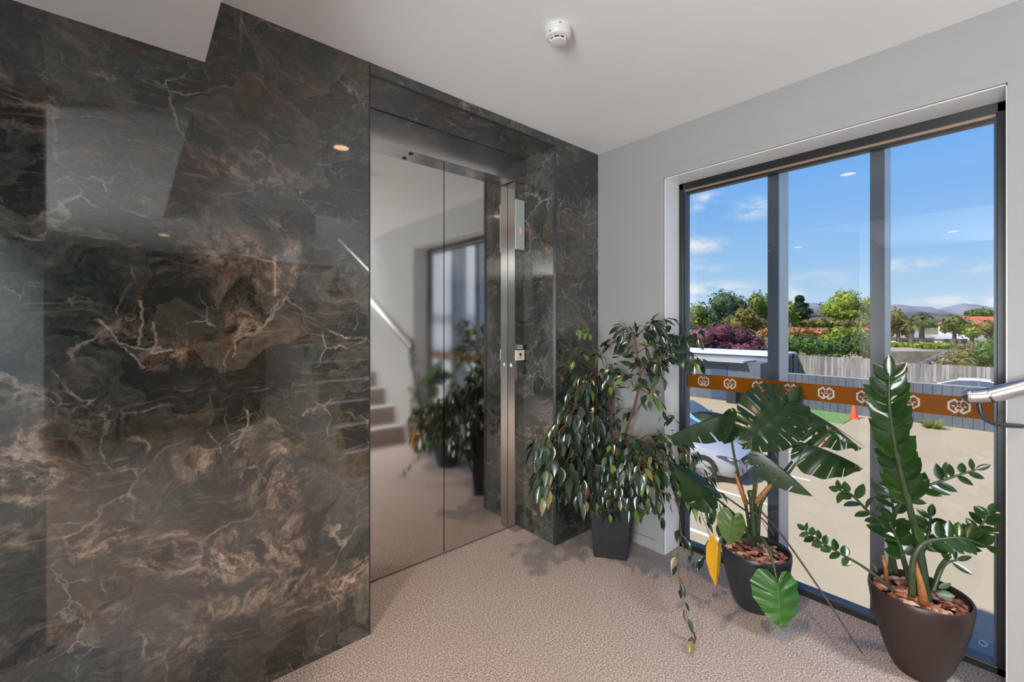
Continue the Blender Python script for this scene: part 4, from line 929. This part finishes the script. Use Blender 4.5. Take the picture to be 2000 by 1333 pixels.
def tree(name, label, cat, blobs, d, kind, seed, leaf=.24, dens=1.6, group=None, trunk=True, gz=-2.6):
    """blobs: (px, py, half width px, half height px)"""
    rr = random.Random(seed); b = MB(); ins = MB(); cs = []
    for px, py, hw_, hh in blobs:
        c = P(px, py, d+rr.uniform(-1, 1)); rx = hw_/F*d*.82; rz = hh/F*d
        clump(b, c, rx, rx, rz, int(190*dens*max(.5, rx*rz/3)), leaf, rr); blob(ins, c, rx, rx, rz); cs.append(c)
    m_ = sum(cs, Vector())/len(cs); t = thing(name, label, cat, (m_.x, m_.y, gz), group)
    b.build('crown', MF[kind], t); ins.build('inner_crown', MF[kind], t, smooth=True)
    if trunk: b = MB(); b.tube([(m_.x, m_.y, gz), (m_.x, m_.y, m_.z)], [.28, .16], 8); b.build('trunk', M_bark, t)
tree('tree', 'tall grey-green tree behind the plum tree, at the left of the window view', 'tree', [(1412, 592, 34, 26), (1440, 600, 30, 24), (1398, 615, 30, 22), (1425, 625, 40, 20)], 62, 'grey', 1)
tree('tree', 'rounded mid-green tree at the far left edge of the window view', 'tree', [(1362, 612, 30, 22), (1345, 628, 30, 22), (1378, 630, 24, 18)], 56, 'green', 2)
tree('tree', 'green tree whose top touches the left metal fin', 'tree', [(1478, 592, 20, 24), (1490, 606, 20, 26), (1500, 600, 20, 28)], 60, 'green', 3)
tree('tree', 'yellow-green bushy tree in front of the tall grey-green one', 'tree', [(1455, 618, 28, 20), (1440, 634, 36, 18), (1480, 636, 26, 18)], 52, 'olive', 4)
tree('plum_tree', 'spreading plum-red tree above the garage roof', 'tree', [(1372, 660, 34, 26), (1410, 652, 36, 24), (1445, 660, 34, 22), (1474, 672, 26, 20), (1350, 676, 26, 22), (1400, 680, 50, 18), (1450, 685, 40, 16)], 40, 'plum', 5, leaf=.15, dens=3)
tree('conifer', 'dark spiky conifer between the two metal fins', 'tree', [(1561, 585, 9, 8), (1564, 598, 15, 8), (1568, 609, 20, 8), (1562, 620, 20, 8)], 58, 'dark', 6, leaf=.22, dens=3)
tree('tree', 'small lime-green tree left of the dark conifer', 'tree', [(1542, 606, 14, 18), (1548, 622, 16, 14)], 54, 'lime', 7)
tree('tree', 'large domed yellow-green tree in the middle pane', 'tree', [(1650, 590, 34, 26), (1628, 604, 32, 22), (1672, 604, 32, 22), (1648, 614, 50, 14), (1700, 604, 26, 26)], 66, 'lime', 8, dens=1.3)
tree('bush', 'low olive bush below the domed tree', 'bush', [(1600, 632, 26, 11), (1575, 634, 20, 9), (1640, 634, 30, 10), (1685, 636, 30, 14)], 56, 'olive', 9, trunk=False)
tree('bush', 'rust-orange hedge in the middle pane', 'bush', [(1560, 648, 26, 9), (1600, 650, 34, 9), (1650, 650, 40, 9), (1500, 650, 20, 10), (1690, 650, 20, 9)], 50, 'orange', 10, trunk=False)
tree('bush', 'light green shrub on the right of the rust-orange hedge', 'bush', [(1640, 650, 24, 12), (1672, 652, 22, 13), (1620, 662, 20, 10)], 40, 'lime', 11, trunk=False)
tree('hedge', 'dense ivy hedge spilling over the timber fence in the middle pane', 'hedge', [(1550, 672, 22, 24), (1580, 676, 24, 22), (1612, 680, 24, 20), (1645, 678, 24, 24), (1678, 676, 24, 28), (1700, 684, 18, 26), (1530, 684, 20, 22)], 32.5, 'ivy', 12, leaf=.13, dens=2.6, trunk=False)
tree('tree', 'mid-green tree right of the right metal fin', 'tree', [(1748, 622, 22, 20), (1760, 634, 20, 20), (1738, 640, 18, 22), (1772, 645, 14, 14)], 56, 'olive', 13)
tree('tree', 'dark olive tree right of the palms', 'tree', [(1862, 630, 20, 16), (1880, 640, 22, 20), (1850, 640, 16, 14)], 58, 'green', 14)
tree('bush', 'bright lime round shrub in the right pane', 'bush', [(1898, 650, 16, 12)], 46, 'lime', 15, dens=2, leaf=.2)
tree('tree', 'low olive trees at the right edge in front of the orange roof', 'tree', [(1925, 640, 22, 14), (1945, 650, 20, 20), (1960, 636, 20, 16)], 54, 'olive', 16)
tree('tree', 'tree line above the orange roof', 'tree', [(1900, 612, 14, 6), (1920, 610, 16, 7), (1940, 613, 16, 6)], 95, 'green', 17, leaf=.4)
tree('bush', 'leafy bright green shrub at the right edge above the timber fence', 'bush', [(1925, 690, 26, 26), (1950, 680, 24, 26), (1905, 705, 22, 12), (1938, 708, 26, 12)], 34, 'ivy', 18, leaf=.15, dens=2, trunk=False)
tree('bush', 'yellow-green low shrub row behind the palms', 'bush', [(1760, 675, 24, 6), (1800, 675, 26, 7), (1840, 675, 22, 6)], 42.5, 'lime', 19, trunk=False)
def palm(px, py, d, s, label, kind='straw', nf=34, base=None, seed=0, tr=True):
    rr = random.Random(seed); c = P(px, py, d); t = thing('palm_tree' if tr else 'yucca', label, 'palm' if tr else 'yucca', (c.x, c.y, -2.4), None)
    b = MB()
    for i in range(nf):
        a = rr.uniform(0, 6.28); el = rr.uniform(-.5, 1.3); dr = Vector((math.cos(a)*math.cos(el), math.sin(a)*math.cos(el), math.sin(el))); L = s*rr.uniform(.8, 1.15)
        mid = c+dr*L*.55; end = c+dr*L+Vector((0, 0, -L*.35)); sd = dr.cross(UP).normalized()
        for q in range(9):
            f_ = (q-4)/4; e = mid.lerp(end, .5+.5*(1-abs(f_)*.5))+sd*f_*L*.42+Vector((0, 0, -.1*abs(f_)*L)); m2 = mid
            pd = (e-m2).cross(UP).normalized()*.035*s
            b.add([m2-pd, m2+pd, e], [(0, 1, 2)])
        b.tube([c, c+dr*L*.3, mid], .02*s, 4, False)
    b.build('fronds', MF[kind], t)
    if tr: b = MB(); b.tube([(c.x, c.y, -2.4), (c.x+.1, c.y, c.z-1), (c.x, c.y, c.z)], [.28, .22, .2], 8); b.build('trunk', M_bark, t)
palm(1800, 626, 47, 1.5, 'tall fan palm in the right pane, the taller of two', 'green', 40, seed=1)
palm(1780, 634, 51, 1.3, 'shorter fan palm just left of the taller palm', 'straw', 34, seed=2)
palm(1868, 702, 31.8, 1.1, 'spiky straw-coloured yucca above the timber fence', 'straw', 50, seed=3, tr=False)
palm(1888, 684, 38, 1.1, 'taller yucca clump behind the spiky one', 'straw', 44, seed=4, tr=False)
# houses
def house(name, label, px0, px1, ybase, yeave, yridge, d, wc, rc):
    A_ = P(px0, ybase, d); B_ = P(px1, ybase, d); t = thing(name, label, 'house', (A_.x, A_.y, -2.2)); ze = P(px0, yeave, d).z; zr = P(px0, yridge, d).z
    al = (B_-A_); al.z = 0; ln = al.length; al.normalize(); bk = FW*6; z0 = -2.3
    Ag = Vector((A_.x, A_.y, z0)); Bg = Vector((B_.x, B_.y, z0)); hU = Vector((0, 0, ze-z0))
    b = MB(); b.add([Ag, Bg, Bg+bk, Ag+bk, Ag+hU, Bg+hU, Bg+bk+hU, Ag+bk+hU], [(0, 1, 5, 4), (1, 2, 6, 5), (2, 3, 7, 6), (3, 0, 4, 7), (4, 5, 6, 7)]); b.build('wall', wc, t)
    o_ = FW*.4; a_, c_ = Ag+hU-al*.4-o_, Bg+hU+al*.4-o_; rg = Vector((0, 0, zr-ze)); m1, m2 = Ag+hU+bk*.5+rg, Bg+hU+bk*.5+rg; e, f = Ag+hU-al*.4+bk+o_, Bg+hU+al*.4+bk+o_
    b = MB(); b.add([a_, c_, m2, m1, e, f], [(0, 1, 2, 3), (3, 2, 5, 4), (0, 3, 4), (1, 5, 2), (0, 4, 5, 1)]); b.build('roof', rc, t)
    nw = 3
    for i in range(nw):
        c = Ag+al*ln*(i+.5)/nw+Vector((0, 0, (ze-z0)*.62))-FW*.03; fr_ = MB(); fr_.obox(c, al, FW, UP, .55, .04, .5); fo = fr_.build('window', M_trim, t); gg = MB(); gg.obox(c-FW*.035, al, FW, UP, .48, .015, .43); gg.build('pane', M_carglass, fo)
M_hw = mat('white_house_wall', (.75, .70, .68), .8); M_or = mat('terracotta_roof', srgb(205, 112, 72), .8, var=.12, vscale=2)
house('house', 'pale pinkish house behind the palms', 1755, 1825, 672, 660, 648, 60, mat('pink_house_wall', (.62, .50, .47), .8), mat('grey_roof', (.35, .33, .34), .8))
house('house', 'low white house right of the palms', 1840, 1890, 670, 662, 655, 70, M_hw, mat('light_roof', (.55, .52, .52), .8))
house('house', 'house with a wide terracotta roof at the right edge', 1895, 1975, 650, 634, 618, 80, M_hw, M_or)
house('house', 'house with a terracotta roof half hidden behind the middle trees', 1540, 1600, 660, 655, 640, 74, M_hw, M_or)
# bank and retaining wall beyond the timber fence
b = MB(); a = P(1700, 690, 36); c = P(1838, 690, 36); b.add([Vector((a.x, a.y, -3)), Vector((c.x, c.y, -3)), Vector((c.x, c.y, a.z+.15)), Vector((a.x, a.y, a.z+.15)), Vector((a.x, a.y, -3))+FW*3, Vector((c.x, c.y, -3))+FW*3, Vector((c.x, c.y, a.z+.3))+FW*3, Vector((a.x, a.y, a.z+.3))+FW*3], [(0, 1, 2, 3), (3, 2, 6, 7), (1, 5, 6, 2), (0, 3, 7, 4)])
tag(b.build('retaining_wall', mat('sandy_block_wall', (.42, .34, .24), .9, var=.25, vscale=3, vdetail=8)), 'sandy retaining wall rising behind the timber fence in the right pane', 'retaining wall')
rr = random.Random(9); b = MB()
for i in range(150):
    t = rr.random(); px = 1790+62*t; py = 716-32*t*rr.uniform(.35, 1); c = P(px, py, 34.2+rr.uniform(-.3, .3)); s = rr.uniform(.10, .2); q = Matrix.Rotation(rr.uniform(0, 6), 3, 'Z')
    b.obox(c, q @ Vector((1, 0, 0)), q @ Vector((0, 1, 0)), UP, s, s*.7, s*.6)
tag(b.build('rubble_bank', mat('grey_rubble', (.22, .21, .20), .9, var=.3, vscale=5)), 'grey rubble bank sloping up beside the yuccas', 'rubble', kind='stuff')
# grass tuft at the fence foot
x, y = GP(1822, 833); x -= .5; b = MB(); rr = random.Random(3)
for i in range(160):
    a = rr.uniform(0, 6.28); q = rr.uniform(0, .2); s = rr.uniform(.3, .55); c = Vector((x+q*math.cos(a), y+q*math.sin(a), GZ)); e = c+Vector((math.cos(a)*s*.9, math.sin(a)*s*.9, s*rr.uniform(.5, 1))); pd = Vector((-math.sin(a), math.cos(a), 0))*.02
    b.add([c-pd, c+pd, e], [(0, 1, 2)])
tag(b.build('grass_tuft', MF['lime']), 'yellow-green grass tuft growing at the foot of the dark fence', 'grass tuft')
# hills
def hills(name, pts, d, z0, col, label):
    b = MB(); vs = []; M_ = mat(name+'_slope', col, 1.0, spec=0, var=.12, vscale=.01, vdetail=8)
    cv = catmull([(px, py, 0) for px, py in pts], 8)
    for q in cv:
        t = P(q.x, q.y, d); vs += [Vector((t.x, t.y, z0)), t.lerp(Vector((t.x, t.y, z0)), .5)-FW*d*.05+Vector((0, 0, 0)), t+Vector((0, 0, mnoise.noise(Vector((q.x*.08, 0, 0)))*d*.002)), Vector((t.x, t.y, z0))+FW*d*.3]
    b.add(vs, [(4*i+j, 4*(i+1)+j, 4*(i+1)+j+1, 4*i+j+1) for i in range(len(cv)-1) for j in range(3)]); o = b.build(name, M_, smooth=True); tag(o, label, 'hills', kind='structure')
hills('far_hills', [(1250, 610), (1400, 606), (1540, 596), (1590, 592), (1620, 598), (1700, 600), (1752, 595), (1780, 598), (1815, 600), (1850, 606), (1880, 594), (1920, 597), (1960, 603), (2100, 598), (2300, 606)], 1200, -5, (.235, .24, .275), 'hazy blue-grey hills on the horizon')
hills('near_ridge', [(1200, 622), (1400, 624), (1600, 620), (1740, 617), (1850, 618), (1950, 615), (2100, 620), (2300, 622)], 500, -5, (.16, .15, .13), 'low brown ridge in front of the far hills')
